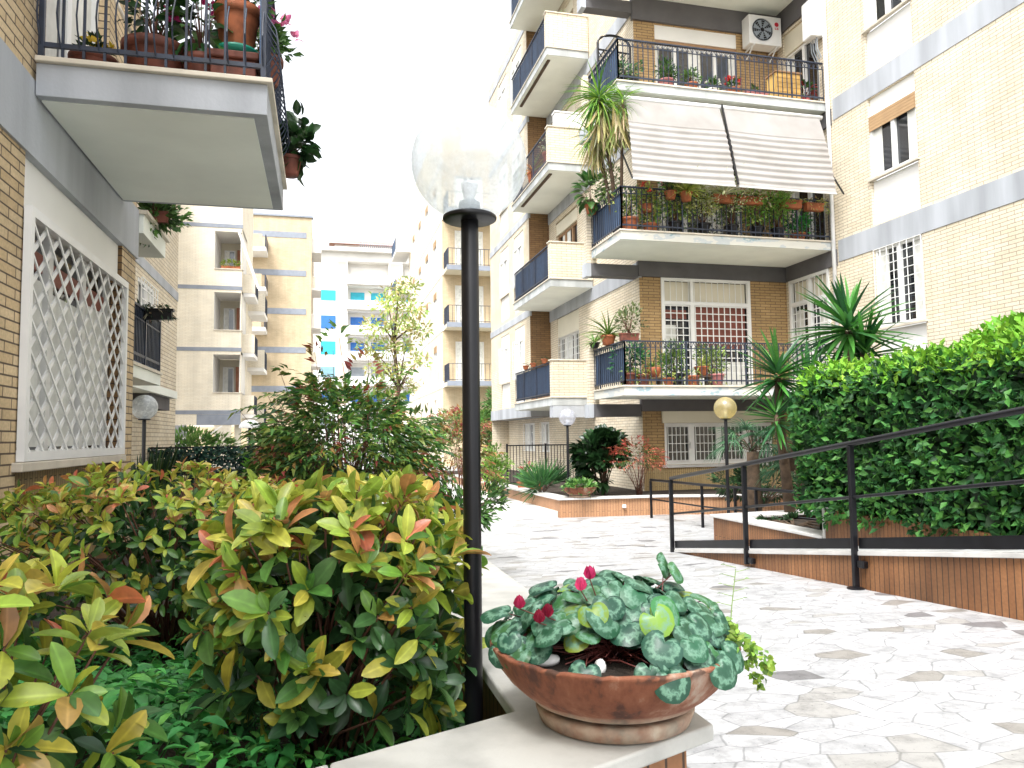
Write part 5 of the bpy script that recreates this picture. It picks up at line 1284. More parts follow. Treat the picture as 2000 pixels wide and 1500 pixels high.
# ------------------------------------------------------------------ the cyclamen bowl
def aged_terracotta():
    m, n, l, b = nmat('aged terracotta')
    tc = n.new('ShaderNodeTexCoord'); sx = n.new('ShaderNodeSeparateXYZ'); l.new(tc.outputs['Object'], sx.inputs[0])
    n1 = n.new('ShaderNodeTexNoise'); n1.inputs['Scale'].default_value = 6.5; n1.inputs['Detail'].default_value = 8; n1.inputs['Roughness'].default_value = .65
    mp = n.new('ShaderNodeMapping'); mp.inputs['Scale'].default_value = (1.6, 1.6, .55); l.new(tc.outputs['Object'], mp.inputs[0]); l.new(mp.outputs[0], n1.inputs[0])
    r = n.new('ShaderNodeValToRGB'); e = r.color_ramp.elements
    e[0].position = .37; e[0].color = (.075, .026, .014, 1); e[1].position = .70; e[1].color = (.40, .32, .25, 1)
    q = e.new(.45); q.color = (.18, .056, .024, 1); q = e.new(.53); q.color = (.225, .08, .038, 1); q = e.new(.60); q.color = (.31, .165, .105, 1)
    l.new(n1.outputs[0], r.inputs[0])
    # pale lime band towards the foot of the bowl
    mr = n.new('ShaderNodeMapRange'); mr.inputs[1].default_value = .075; mr.inputs[2].default_value = .055; mr.inputs[3].default_value = 0; mr.inputs[4].default_value = .75; l.new(sx.outputs[2], mr.inputs[0])
    n4 = n.new('ShaderNodeTexNoise'); n4.inputs['Scale'].default_value = 30; l.new(tc.outputs['Object'], n4.inputs[0])
    mu = n.new('ShaderNodeMath'); mu.operation = 'MULTIPLY'; l.new(mr.outputs[0], mu.inputs[0]); l.new(n4.outputs[0], mu.inputs[1])
    mx = n.new('ShaderNodeMix'); mx.data_type = 'RGBA'; l.new(mu.outputs[0], mx.inputs[0]); l.new(r.outputs[0], mx.inputs[6]); mx.inputs[7].default_value = (.55, .50, .38, 1)
    # dark moss along the chipped rim
    m5 = n.new('ShaderNodeMapRange'); m5.inputs[1].default_value = .160; m5.inputs[2].default_value = .176; m5.inputs[3].default_value = 0; m5.inputs[4].default_value = 1; l.new(sx.outputs[2], m5.inputs[0])
    n5 = n.new('ShaderNodeTexNoise'); n5.inputs['Scale'].default_value = 22; n5.inputs['Detail'].default_value = 5; l.new(tc.outputs['Object'], n5.inputs[0])
    r5 = n.new('ShaderNodeMapRange'); r5.inputs[1].default_value = .55; r5.inputs[2].default_value = .60; r5.inputs[3].default_value = 0; r5.inputs[4].default_value = .85; l.new(n5.outputs[0], r5.inputs[0])
    mu5 = n.new('ShaderNodeMath'); mu5.operation = 'MULTIPLY'; l.new(m5.outputs[0], mu5.inputs[0]); l.new(r5.outputs[0], mu5.inputs[1])
    mx2 = n.new('ShaderNodeMix'); mx2.data_type = 'RGBA'; l.new(mu5.outputs[0], mx2.inputs[0]); l.new(mx.outputs[2], mx2.inputs[6]); mx2.inputs[7].default_value = (.05, .025, .015, 1)
    l.new(mx2.outputs[2], b.inputs['Base Color']); b.inputs['Roughness'].default_value = .8
    n6 = n.new('ShaderNodeTexNoise'); n6.inputs['Scale'].default_value = 70; n6.inputs['Detail'].default_value = 5; l.new(tc.outputs['Object'], n6.inputs[0])
    bp = n.new('ShaderNodeBump'); bp.inputs['Strength'].default_value = .35; bp.inputs['Distance'].default_value = .004; l.new(n6.outputs[0], bp.inputs['Height']); l.new(bp.outputs[0], b.inputs['Normal'])
    return m
M['aged'] = aged_terracotta()
def cyclamen_leaf():
    m, n, l, b = nmat('marbled cyclamen leaf')
    at = n.new('ShaderNodeAttribute'); at.attribute_name = 'Col'
    uv = n.new('ShaderNodeUVMap'); sx = n.new('ShaderNodeSeparateXYZ'); l.new(uv.outputs[0], sx.inputs[0])
    tc = n.new('ShaderNodeTexCoord'); nz = n.new('ShaderNodeTexNoise'); nz.inputs['Scale'].default_value = 90; nz.inputs['Detail'].default_value = 6; l.new(tc.outputs['Object'], nz.inputs[0])
    mu = n.new('ShaderNodeMath'); mu.operation = 'MULTIPLY_ADD'; mu.inputs[1].default_value = 1.15; l.new(nz.outputs[0], mu.inputs[0])
    sn = n.new('ShaderNodeMath'); sn.operation = 'SUBTRACT'; l.new(sx.outputs[0], sn.inputs[0]); sn.inputs[1].default_value = .575; l.new(sn.outputs[0], mu.inputs[2])
    r = n.new('ShaderNodeValToRGB'); e = r.color_ramp.elements
    e[0].position = .12; e[0].color = (0, 0, 0, 1); e[1].position = .98; e[1].color = (0, 0, 0, 1)
    q = e.new(.34); q.color = (.06, .06, .06, 1); q = e.new(.50); q.color = (.55, .55, .55, 1); q = e.new(.62); q.color = (1, 1, 1, 1); q = e.new(.74); q.color = (.45, .45, .45, 1); q = e.new(.84); q.color = (.03, .03, .03, 1)
    l.new(mu.outputs[0], r.inputs[0])
    mx = n.new('ShaderNodeMix'); mx.data_type = 'RGBA'; l.new(r.outputs[0], mx.inputs[0]); l.new(at.outputs['Color'], mx.inputs[6]); mx.inputs[7].default_value = (.15, .30, .205, 1)
    l.new(mx.outputs[2], b.inputs['Base Color']); b.inputs['Roughness'].default_value = .38; b.inputs['Specular IOR Level'].default_value = .45
    tr = n.new('ShaderNodeBsdfTranslucent'); l.new(mx.outputs[2], tr.inputs[0]); ms = n.new('ShaderNodeMixShader'); ms.inputs[0].default_value = .15
    l.new(b.outputs[0], ms.inputs[1]); l.new(tr.outputs[0], ms.inputs[2]); l.new(ms.outputs[0], n['Material Output'].inputs[0])
    return m
M['cyclamen'] = cyclamen_leaf()

BC = (.682, 1.752, .781)
def bowl(c, s, name, label, group=None, foliage=None):
    t = thing(name, c, label, 'planter bowl', group)
    b = MB()
    b.lathe([(0, .004), (.165, .0), (.178, .004), (.188, .030), (.186, .037), (.172, .038), (.15, .036), (0, .036)], c, 72)
    for i, v in enumerate(b.v): b.v[i] = (c[0]+(v[0]-c[0])*s, c[1]+(v[1]-c[1])*s, c[2]+(v[2]-c[2])*s)
    b.build('saucer', M['aged'], t, smooth=True, bevel=0)
    b = MB()
    prof = [(.0, .042), (.150, .042), (.176, .045), (.199, .055), (.205, .060), (.206, .064), (.228, .078), (.252, .100), (.272, .126), (.286, .152), (.293, .170), (.296, .176), (.295, .180), (.289, .182), (.279, .180), (.274, .173), (.262, .148), (.25, .14)]
    b.lathe(prof, c, 96)
    for i, v in enumerate(b.v):
        a = math.atan2(v[1]-c[1], v[0]-c[0]); zz = v[2]-c[2]
        k = 1+.006*math.sin(3*a+1)+.003*math.sin(11*a)+(.0035*math.sin(31*a+2)*math.sin(17*a) if zz > .165 else 0)
        b.v[i] = (c[0]+(v[0]-c[0])*s*k, c[1]+(v[1]-c[1])*s*k, c[2]+(zz-(.004*max(0, math.sin(13*a)*math.sin(29*a+1)) if zz > .175 else 0))*s)
    b.build('bowl_body', M['aged'], t, smooth=True)
    b = MB(); k = 40; b.face([(c[0]+.262*s*math.cos(2*PI*j/k), c[1]+.262*s*math.sin(2*PI*j/k), c[2]+.150*s) for j in range(k)])
    b.build('soil', M['soil'], t)
    return t
bw = bowl(BC, 1.0, 'terracotta_bowl', 'large weathered terracotta bowl of marbled cyclamen leaves on the coping corner')
er = np.array([.97, -.243, 0]); ef = np.array([-.243, -.97, 0]); ez_ = np.array([0, 0, 1.]); B0 = np.array([BC[0], BC[1], 0])
lp = []; ln = []; ls = []; lx = []; lc = []
CYC = [(.016, .075, .042), (.022, .095, .045), (.012, .055, .035), (.035, .13, .04)]
tries = 0
while len(lp) < 185 and tries < 9000:
    tries += 1
    s_, t_ = RG.uniform(-.30, .30), RG.uniform(-.27, .29); rr = math.hypot(s_, t_)
    if rr > .285 or s_ > .245: continue
    dome = .165*(1-(rr/.33)**2)**.8 if rr < .33 else 0
    z = .945+dome*RG.uniform(.35, 1.0)+.015*(s_/.3)
    if t_ > .07 and -.18 < s_ < .03 and z < 1.0: continue           # gap where soil and stalks show
    if t_ > .15 and s_ < .06: continue
    p = B0+er*s_+ef*t_+ez_*z
    if any(np.linalg.norm(p-q) < .032 for q in lp): continue
    out = er*s_+ef*t_; out = out/max(1e-6, np.linalg.norm(out))
    tilt = .15+.62*(rr/.3)**1.3
    nrm = unit(ez_*math.cos(tilt)+out*math.sin(tilt)+ef*.25+RG.normal(0, .22, 3))
    lp.append(p); ln.append(nrm); ls.append(RG.uniform(.046, .074)); lx.append(unit(out+RG.normal(0, .5, 3)-ez_*.3)); 
    lc.append(pick(1, CYC)[0] if RG.random() > .10 else pick(1, [(.16, .26, .03), (.22, .30, .04)])[0])
hand = [(.085, .282, .950, .068, 1.15), (.045, .262, .962, .062, 1.0), (.205, .225, .955, .064, 1.1), (.235, .175, .972, .066, 1.0), (.155, .215, .985, .068, .7), (.125, .15, 1.01, .072, .5),
        (-.255, .05, 1.0, .07, .7), (-.23, .13, .968, .062, .9), (-.13, .06, 1.03, .068, .6), (-.205, -.01, 1.05, .062, .5), (.135, -.02, 1.135, .056, 1.3), (.16, -.01, 1.12, .05, 1.1), (-.16, -.05, 1.085, .07, .4), (-.275, -.02, 1.03, .075, .35), (-.09, .235, .96, .06, .8)]
for (s_, t_, z, sz, tilt) in hand:
    p = B0+er*s_+ef*t_+ez_*z; out = er*s_+ef*t_; out = out/np.linalg.norm(out)
    lp.append(p); ln.append(unit(ez_*math.cos(tilt)+(out*.6+ef*.5)*math.sin(tilt))); ls.append(sz); lx.append(unit(out-ez_*.2)); lc.append(pick(1, CYC)[0])
leafmesh('cyclamen_leaves', L_HEART, np.array(lp), np.array(lx)-np.array(ln)*np.sum(np.array(lx)*np.array(ln), 1, keepdims=True), np.array(ln), np.array(ls)*1.1, np.array(lc), M['cyclamen'], bw)
b = MB()
for p, nv in zip(lp, ln):
    if RG.random() < .75:
        c0 = B0+er*RG.uniform(-.09, .12)+ef*RG.uniform(-.05, .10)+ez_*.932; mid = (c0+p)/2+ez_*.012
        b.tube([c0, mid, p-nv*.004], [.0022, .0018, .0015], 5)
for _ in range(40):
    a = RG.uniform(-1, 1); c0 = B0+er*.0+ef*.06+ez_*.935; p = c0+er*RG.uniform(-.17, .12)+ef*RG.uniform(-.05, .13)+ez_*RG.uniform(.0, .05)
    b.tube([c0, (c0+p)/2+ez_*.015, p], [.002, .0018, .0014], 5)
b.build('stalks', plain('maroon stalk', (.11, .025, .02), .5, var=.25, scale=30), bw, smooth=True)
# flowers
def flower(p, col, s):
    pp = []; dd = []; uu = []
    for j in range(5):
        a = j*2*PI/5+RG.uniform(-.2, .2); d = unit(np.array([.55*math.cos(a), .55*math.sin(a), 1.0+RG.uniform(-.2, .3)])); pp.append(p); dd.append(d); uu.append(np.array([math.cos(a), math.sin(a), -.4]))
    return pp, dd, uu, [s]*5, [np.array(col)*RG.uniform(.8, 1.25) for _ in range(5)]
Fp = [[], [], [], [], []]
fl_ = [((.592, 1.655, 1.125), (.55, .03, .14)), ((.572, 1.66, 1.10), (.60, .06, .18)), ((.438, 1.70, 1.06), (.40, .02, .08)), ((.50, 1.685, 1.04), (.26, .012, .04)), ((.478, 1.68, 1.03), (.28, .012, .04))]
for p, c_ in fl_:
    for k, q in enumerate(flower(np.array(p), c_, .030)): Fp[k] += q
for k in range(len(fl_)): leafmesh('flower', L_BROAD, *[np.array(q[k*5:k*5+5]) for q in Fp], M['petal'], bw, wscale=1.25)
b = MB()
for p, c_ in fl_: b.tube([tuple(B0+ef*.03+ez_*.935), tuple((np.array(p)+B0+ez_*1.0)/2+ez_*.01) if False else tuple((np.array(p)*.6+(B0+ez_*.95)*.4)), p], [.002, .0017, .0015], 5)
b.build('flower_stalks', M['twig'], bw, smooth=True)
# bright trailing stonecrop at the rim
P = []; D = []
for k in range(420):
    s_ = RG.normal(.255, .022); t_ = RG.normal(.03, .055); z = .965+RG.uniform(0, .055)*max(.2, 1-abs(s_-.255)/.05)
    P.append(B0+er*s_+ef*t_+ez_*z); D.append(RG.normal(size=3)+[0, 0, .5])
for tr in range(3):
    for k in range(46):
        f = k/46; p = B0+er*(.285+.05*f**.5+.012*math.sin(9*f+tr*2)+tr*.008)+ef*(.05+.03*tr-.03*f)+ez_*(.965-.115*f*(1-.2*tr)); P.append(p+RG.normal(0, .004, 3)); D.append(RG.normal(size=3))
for i0, i1 in ((0, 420), (420, 466), (466, 512), (512, 558)):
    k = i1-i0; leafmesh('stonecrop' if i0 == 0 else 'trailing_stem', L_BROAD, np.array(P[i0:i1]), np.array(D[i0:i1]), rdir(k)+[0, 0, .6], .015*(.7+.6*RG.random(k)), pick(k, [(.22, .38, .05), (.14, .28, .05), (.30, .44, .07)]), M['leaf_matte'], bw, smooth=False, wscale=1.3)
b = MB(); w0 = B0+er*.262+ef*.06
b.tube([w0+ez_*.955, w0+er*.01+ez_*1.05, w0+er*.022+ez_*1.135], [.0016, .0013, .001], 5)
wl = []; wd = []
for k in range(9):
    z = 1.05+.011*k; q = w0+er*(.01+.0015*k)+ez_*z; e_ = q+er*.025*(1 if k % 2 else -1)+ez_*.006; b.tube([q, e_], [.0009, .0007], 4); wl.append(e_); wd.append(er*(1 if k % 2 else -1)+ez_*.3)
b.build('weed_stem', M['leaf_stem'] if 'leaf_stem' in M else plain('pale stem', (.22, .32, .10), .6), bw)
wl += [w0+er*.012+ez_*1.02, w0+er*.018+ez_*.985]; wd += [er*-.8+ef*.3, er*.8+ef*.4]
leafmesh('weed_leaves', L_BROAD, np.array(wl), np.array(wd), np.array([[0, 0, 1.]])+RG.normal(0, .2, (len(wl), 3)), np.array([.012]*9+[.032, .034]), pick(len(wl), [(.25, .38, .12), (.20, .34, .08)]), M['leaf_matte'], bw)
# two stones on the soil
def stone(p, r, label):
    t = MB(); n = 8; m = 14
    for i in range(n+1):
        a = PI*i/n
        for j in range(m):
            q = 2*PI*j/m; k = 1+.12*math.sin(2*q+a*3)+.08*math.sin(5*q)
            t.v.append((p[0]+r[0]*k*math.sin(a)*math.cos(q), p[1]+r[1]*k*math.sin(a)*math.sin(q), p[2]+r[2]*math.cos(a)))
    for i in range(n):
        for j in range(m): t.f.append((i*m+j, (i+1)*m+j, (i+1)*m+(j+1) % m, i*m+(j+1) % m)); t.m.append(0)
    T(t.build('stone', M['white'], loc=p, smooth=True), label, 'stone', 'stones in the cyclamen bowl')
stone((.500, 1.69, .943), (.032, .018, .013), 'smooth oval white stone lying on the soil inside the bowl rim')
stone((.600, 1.62, .938), (.013, .014, .020), 'small pointed white stone poking from the soil of the bowl')
# the second bowl
b2 = bowl((4.83, 14.0, .27), 1.12, 'terracotta_bowl', 'small looking terracotta bowl of low green leaves on the distant planter wall')
P, D = blob(420, (4.83, 14.0, .47), (.30, .30, .13), .6); leafmesh('foliage', L_BROAD, P, D+[0, 0, .5], rdir(420)+[0, 0, 1], .085*(.6+.6*RG.random(420)), pick(420, [(.10, .24, .05), (.16, .30, .07), (.07, .18, .05)]), M['leaf_matte'], b2)

# ------------------------------------------------------------------ flowerpots on the balconies
def pot_body(t, x, y, z, r, h, style='round', mat='terracotta', saucer=None):
    b = MB()
    if style == 'round':
        b.lathe([(0, 0), (r*.66, 0), (r*.70, .01), (r*.93, h*.78), (r*.94, h*.80), (r*1.03, h*.81), (r*1.04, h), (r*.95, h), (r*.90, h*.88), (0, h*.86)], (x, y, z), 24)
    elif style == 'bowl':
        b.lathe([(0, 0), (r*.55, 0), (r*.85, h*.5), (r, h), (r*.93, h), (r*.85, h*.85), (0, h*.82)], (x, y, z), 24)
    else:
        w, d = r, h*.8
        b.prism([(x-w*.92, y-d*.5), (x+w*.92, y-d*.5), (x+w*.92, y+d*.5), (x-w*.92, y+d*.5)], z, z+h*.8); b.box(x-w, x+w, y-d*.56, y+d*.56, z+h*.8, z+h)
    b.build('pot', M[mat], t, smooth=(style != 'box'))
    if saucer:
        b = MB(); b.lathe([(0, -.004), (r*.85, -.004), (r*.98, .03), (r*.98, .045), (r*.9, .045), (r*.72, .012), (0, .008)], (x, y, z), 24); b.build('saucer', M[saucer], t, smooth=True)
def planted(name, label, x, y, z, r, h, kind, style='round', mat='terracotta', group=None, saucer=None, fs=1.0, cols=None, flow=None, nf=0, n=None, lift=0.0):
    t = thing(name, (x, y, z), label, 'potted plant' if style != 'box' else 'flower box', group)
    pot_body(t, x, y, z, r, h, style, mat, saucer)
    zt = z+h; R = r*1.5*fs
    if kind == 'bush':
        n = n or 260; k = 16; cc, cd_ = blob(k, (x, y, zt+R*.75+lift), (R*.8, R*.7, R*.8), .8); i = RG.integers(0, k, n); d = rdir(n)
        P = cc[i]+d*R*.42*RG.random((n, 1))**.5
        leafmesh('foliage', L_SMALL, P, unit(d+cd_[i]+[0, 0, .5]), rdir(n)+[0, 0, .7], .07*(.6+.7*RG.random(n)), pick(n, cols or G1)*(1+.2*RG.normal(size=(k, 1)))[i].clip(.5, 1.6), M['leaf_matte'], t, smooth=False, wscale=1.2)
        stems('stems', (x, y, z+h*.85), cc, .008, .003, M['twig'], t)
    elif kind == 'trail':
        n = n or 300; th = RG.random(n)*2*PI; f = RG.random(n); rr = R*(.25+.9*np.sqrt(f)); zz = zt+.14*fs*np.sin(PI*np.minimum(1, f*1.3))-.42*fs*np.maximum(0, f-.35)**1.1
        P = np.stack([x+rr*np.cos(th)*(1.0 if style != 'box' else 1.6), y+rr*np.sin(th)*.7, zz], 1); D = np.stack([np.cos(th), np.sin(th), .4-1.6*f], 1)
        leafmesh('foliage', L_LANCE if flow is None else L_SMALL, P, unit(D+RG.normal(0, .35, D.shape)), rdir(n)+[0, 0, .5], .075*(.6+.8*RG.random(n)), pick(n, cols or G1), M['leaf_matte'], t, smooth=False)
    elif kind == 'strap':
        n = n or 34; th = RG.random(n)*2*PI; el = RG.uniform(.1, 1.4, n); D = np.stack([np.cos(th)*np.cos(el), np.sin(th)*np.cos(el), np.sin(el)], 1)
        leafmesh('foliage', L_STRAPD, np.tile([x, y, zt-.02], (n, 1)), D, np.array([[0, 0, 1.]])+RG.normal(0, .1, (n, 3)), R*1.9*(.7+.4*RG.random(n)), pick(n, cols or GB), M['leaf_matte'], t)
    elif kind == 'broad':
        n = n or 60; d = rdir(n); P = np.array([x, y, zt+R*.9+lift])+d*np.array([R*.75, R*.65, R*1.0])
        leafmesh('foliage', L_BROAD, P, unit(d+[0, 0, .2]), d+[0, 0, .9], .15*fs*(.6+.6*RG.random(n)), pick(n, cols or [(.03, .10, .03), (.06, .17, .03)]), M['leaf'], t)
        stems('stems', (x, y, z+h*.85), P[:18], .006, .003, M['twig'], t)
    if flow is not None and nf:
        d = rdir(nf); d[:, 2] = np.abs(d[:, 2]); P = np.array([x, y, zt+R*.8+lift])+d*np.array([R*1.0, R*.9, R*.95])
        if kind == 'trail': P = np.array([x, y, zt+.08])+d*np.array([R*1.1, R*.7, .1])
        k = 8
        for q in P: leafmesh('flower', L_BROAD, q+RG.normal(0, .016, (k, 3)), rdir(k)+[0, -.3, .3], rdir(k), .048, pick(k, [flow]), M['petal'], t, smooth=False, wscale=1.3)
    return t
# balcony above the lattice window
zb = 3.905; gp = 'flowerpots on the balcony over the lattice window'
planted('flowerpot', 'small round clay pot of yellow pansies by the wall end of the balcony railing', -1.54, 5.62, zb+.01, .15, .17, 'bush', fs=.42, group=gp, saucer='terracotta', mat='terracotta_shaded', cols=GD, flow=(.60, .42, .03), nf=5, n=140)
planted('flowerpot', 'wide dark clay pot standing second along the balcony railing', -1.16, 5.68, zb, .215, .33, 'bush', fs=.75, group=gp, mat='terracotta_shaded', cols=GD, flow=(.45, .03, .12), nf=6, n=220, lift=.12)
planted('flowerpot', 'dark clay pot with tall leafy shrub and magenta flowers behind the railing', -.84, 5.62, zb, .135, .25, 'broad', fs=1.05, group=gp, mat='terracotta_shaded', flow=(.50, .03, .16), nf=7, n=110, lift=.08)
planted('flowerpot', 'tall terracotta pot with green saucer raised on a stand at the balcony corner', -.60, 5.58, zb+.27, .155, .36, 'bush', fs=1.0, group=gp, saucer='green_plastic', cols=G1, flow=(.5, .04, .14), nf=5)
t = thing('pot_stand', (-.60, 5.58, zb), 'dark square clay tub carrying the green saucered pot', 'plant stand')
b = MB(); b.prism([(-.76, 5.44), (-.46, 5.44), (-.46, 5.74), (-.76, 5.74)], zb, zb+.20); b.box(-.78, -.44, 5.42, 5.76, zb+.201, zb+.255); b.build('tub', M['terracotta_shaded'], t, bevel=.01)
planted('flowerpot', 'pot of pale pink geraniums spilling over the corner of the balcony', -.44, 6.1, zb+.32, .13, .22, 'bush', fs=1.15, group=gp, mat='terracotta_shaded', cols=G1, flow=(.60, .16, .30), nf=14)
t = thing('pot_stand', (-.46, 6.1, zb), 'narrow iron plant stand under the pink geraniums', 'plant stand')
b = MB()
for dx in (-.08, .06):
    for dy in (-.08, .08): b.box(-.46+dx, -.44+dx, 6.1+dy-.01, 6.1+dy+.01, zb, zb+.30)
b.box(-.55, -.37, 6.0, 6.2, zb+.301, zb+.318); b.build('legs_and_top', M['iron'], t)
t = planted('flowerpot', 'thick leaved dark succulent hanging outside the far end of the balcony', -.30, 7.30, zb+.02, .11, .18, 'broad', fs=.8, group=gp, mat='terracotta_shaded', cols=GD, n=70)
for ch in t.children: pass
P, D = blob(90, (-.22, 7.3, 4.25), (.11, .12, .30), .7); leafmesh('hanging_foliage', L_BROAD, P, D, rdir(90), .13, pick(90, GD), M['leaf'], t)
t = thing('broom', (-1.3, 5.95, zb), 'wooden handled broom leaning on the balcony door', 'broom')
b = MB(); b.tube([(-1.62, 5.9, zb+1.1), (-1.2, 5.86, zb+.14)], .013, 8); b.build('handle', M['coping'], t, smooth=True)
b = MB(); b.prism([(-1.3, 5.82), (-1.08, 5.82), (-1.08, 5.9), (-1.3, 5.9)], zb+.002, zb+.14); b.build('head', M['shutter_red'], t, bevel=.01)
planted('flower_box', 'flower box of green shrubs with orange blossoms on the next balcony along the wall', -1.72, 8.62, 3.765, .13, .12, 'bush', style='box', mat='terracotta_shaded', fs=1.7, cols=[(.06, .15, .03), (.04, .10, .025), (.09, .2, .04)], flow=(.62, .13, .04), nf=14, n=1500, lift=-.24)
planted('flower_box', 'black rail trough of dry plants on the lower blue railing', -1.86, 9.1, 2.80, .25, .12, 'trail', style='box', mat='iron', fs=.35, cols=GD+[(.2, .16, .1)], n=160)

# the three flower balconies of the brick block
g3 = 'plants on the top flower balcony'; Y0 = 14.2
planted('flowerpot', 'dark trough with feathery grey green shrub at the corner of the top balcony', 6.15, Y0+.1, 8.66, .2, .18, 'bush', group=g3, mat='iron', fs=1.05, cols=[(.07, .16, .06), (.10, .20, .08)], n=420)
planted('flowerpot', 'pink pot with bushy green plant on the top balcony', 6.98, Y0, 8.66, .17, .2, 'bush', group=g3, mat='pink', fs=1.15, cols=G1, n=420) if M.setdefault('pink', plain('dusty pink plastic', (.45, .17, .16), .6)) else None
planted('flowerpot', 'red pot with pale leafed plant on the top balcony', 7.56, Y0, 8.66, .14, .19, 'bush', group=g3, mat='terracotta', fs=.95, cols=[(.14, .24, .07), (.08, .18, .04)])
planted('flowerpot', 'low pot of small white flowered greenery on the top balcony', 8.06, Y0, 8.66, .13, .12, 'bush', group=g3, mat='white', fs=.75, cols=G1, flow=(.75, .75, .70), nf=4, n=150)
planted('flowerpot', 'clay pot with scarlet flowers on the top balcony', 8.54, Y0, 8.66, .15, .17, 'bush', group=g3, fs=.7, cols=G1, flow=(.60, .02, .02), nf=12, n=150)
planted('flower_box', 'empty looking dusty pink trough on the top balcony', 9.08, Y0, 8.66, .28, .16, 'bush', style='box', group=g3, mat='pink', fs=.2, cols=G1, n=50)
planted('flowerpot', 'tall red leaved plant at the downpipe end of the top balcony', 10.40, Y0+.1, 8.66, .12, .2, 'broad', group=g3, fs=.9, cols=[(.30, .04, .04), (.05, .12, .03)], n=70)
t = thing('garden_cabinet', (9.9, 14.35, 8.65), 'yellow wooden slatted cabinet standing on the top balcony', 'cabinet')
b = MB(); b.box(9.6, 10.2, 14.2, 14.55, 8.66, 9.34); b.build('body', plain('yellow wood', (.62, .40, .12), .6, var=.12), t, bevel=.008)
b = MB()
for k in range(6): b.box(9.595, 10.205, 14.19, 14.20, 8.70+.105*k, 8.785+.105*k)
b.build('slats', plain('ochre wood', (.58, .35, .10), .6, var=.15), t)
b = MB(); b.box(9.57, 10.23, 14.17, 14.58, 9.341, 9.37); b.build('top', M['frame_brown'], t)

g2 = 'plants on the awning shaded balcony'; Y0 = 13.88
YG = [(.42, .48, .10), (.30, .40, .07), (.48, .48, .16)]; PALE = [(.58, .60, .36), (.42, .48, .20), (.66, .66, .46)]
G1 = [(.10, .24, .04), (.15, .32, .05), (.06, .16, .03)]
planted('flowerpot', 'hanging round clay pot of grassy yellow green tufts on the awning balcony rail', 7.2, Y0, 6.20, .13, .19, 'strap', group=g2, fs=1.5, cols=YG, n=120)
planted('flower_box', 'clay trough of pale spider plants hung on the awning balcony rail', 8.05, Y0, 6.22, .26, .16, 'strap', style='box', group=g2, fs=.85, cols=PALE, n=90)
planted('flower_box', 'clay trough with dry flecked flowers hung mid rail of the awning balcony', 8.66, Y0, 6.22, .28, .16, 'trail', style='box', group=g2, fs=.6, cols=PALE+[(.35, .18, .08)], flow=(.65, .55, .45), nf=8, n=200)
planted('flower_box', 'bare orange clay trough hung on the awning balcony rail', 9.62, Y0, 6.20, .25, .17, 'trail', style='box', group=g2, fs=.18, cols=YG, n=30)
planted('flower_box', 'orange clay trough with trailing yellowed stems nearest the downpipe', 10.18, Y0, 6.18, .22, .16, 'trail', style='box', group=g2, fs=.6, cols=YG+[(.40, .28, .12)], n=150)
planted('flowerpot', 'pot of scarlet geraniums under the awning hem', 6.9, Y0+.1, 6.25, .13, .16, 'bush', group=g2, fs=1.2, cols=GD+G1, flow=(.62, .015, .02), nf=16, n=220)
planted('flowerpot', 'pot of red flowering shrub by the corner of the awning balcony', 6.45, 14.15, 6.0, .13, .16, 'bush', group=g2, fs=1.3, cols=YG, flow=(.5, .05, .03), nf=5, n=300)
planted('flowerpot', 'vivid green round bush low behind the awning balcony railing', 10.0, 14.2, 5.58, .16, .18, 'bush', group=g2, fs=1.35, cols=[(.03, .28, .05), (.05, .22, .04)], n=420)
planted('flowerpot', 'big clay pot at the corner foot of the awning balcony railing', 6.1, 14.25, 5.58, .19, .30, 'bush', group=g2, fs=1.6, cols=YG+G1, n=520)
planted('flowerpot', 'low clay pot beside the big corner pot of the awning balcony', 6.55, 14.22, 5.58, .16, .2, 'bush', group=g2, fs=1.3, cols=YG+G1, n=380)
planted('flowerpot', 'clay pot on the end pier with broad dark leaves near the dracaena', 5.72, 15.45, 6.30, .14, .2, 'broad', group=g2, fs=1.5, cols=[(.05, .14, .04), (.10, .22, .05)], n=110)
for k, (x, nm) in enumerate(((7.05, 'pale yellow'), (7.7, 'cream flecked'), (8.35, 'silvery'), (8.95, 'tangled olive'), (9.45, 'sparse white dotted'))):
    planted('flowerpot', nm+' trailing plant filling the inside of the awning balcony railing', x, 14.12, 5.62, .15, .2, 'bush', group=g2, mat='iron', fs=2.0, cols=[YG+G1, PALE+YG, PALE+G1, [(.20, .42, .07), (.34, .48, .10)], [(.16, .36, .06), (.26, .42, .09)]][k], flow=[(.7, .04, .03), (.75, .7, .55), (.75, .7, .55), (.75, .7, .55), (.75, .7, .55)][k], nf=[6, 8, 3, 5, 12][k], n=950, lift=.12)
P = np.stack([RG.uniform(6.2, 10.6, 1700), 14.3+RG.normal(0, .12, 1700), RG.uniform(5.65, 6.55, 1700)], 1)
T(leafmesh('climbing_stems', L_SMALL, P, rdir(1700), rdir(1700), .065, pick(1700, GD+[(.10, .14, .05), (.30, .30, .14)]), M['leaf_matte'], smooth=False), 'thin tangle of dark stems and pale leaves behind the awning balcony railing', 'creeper', kind='stuff')

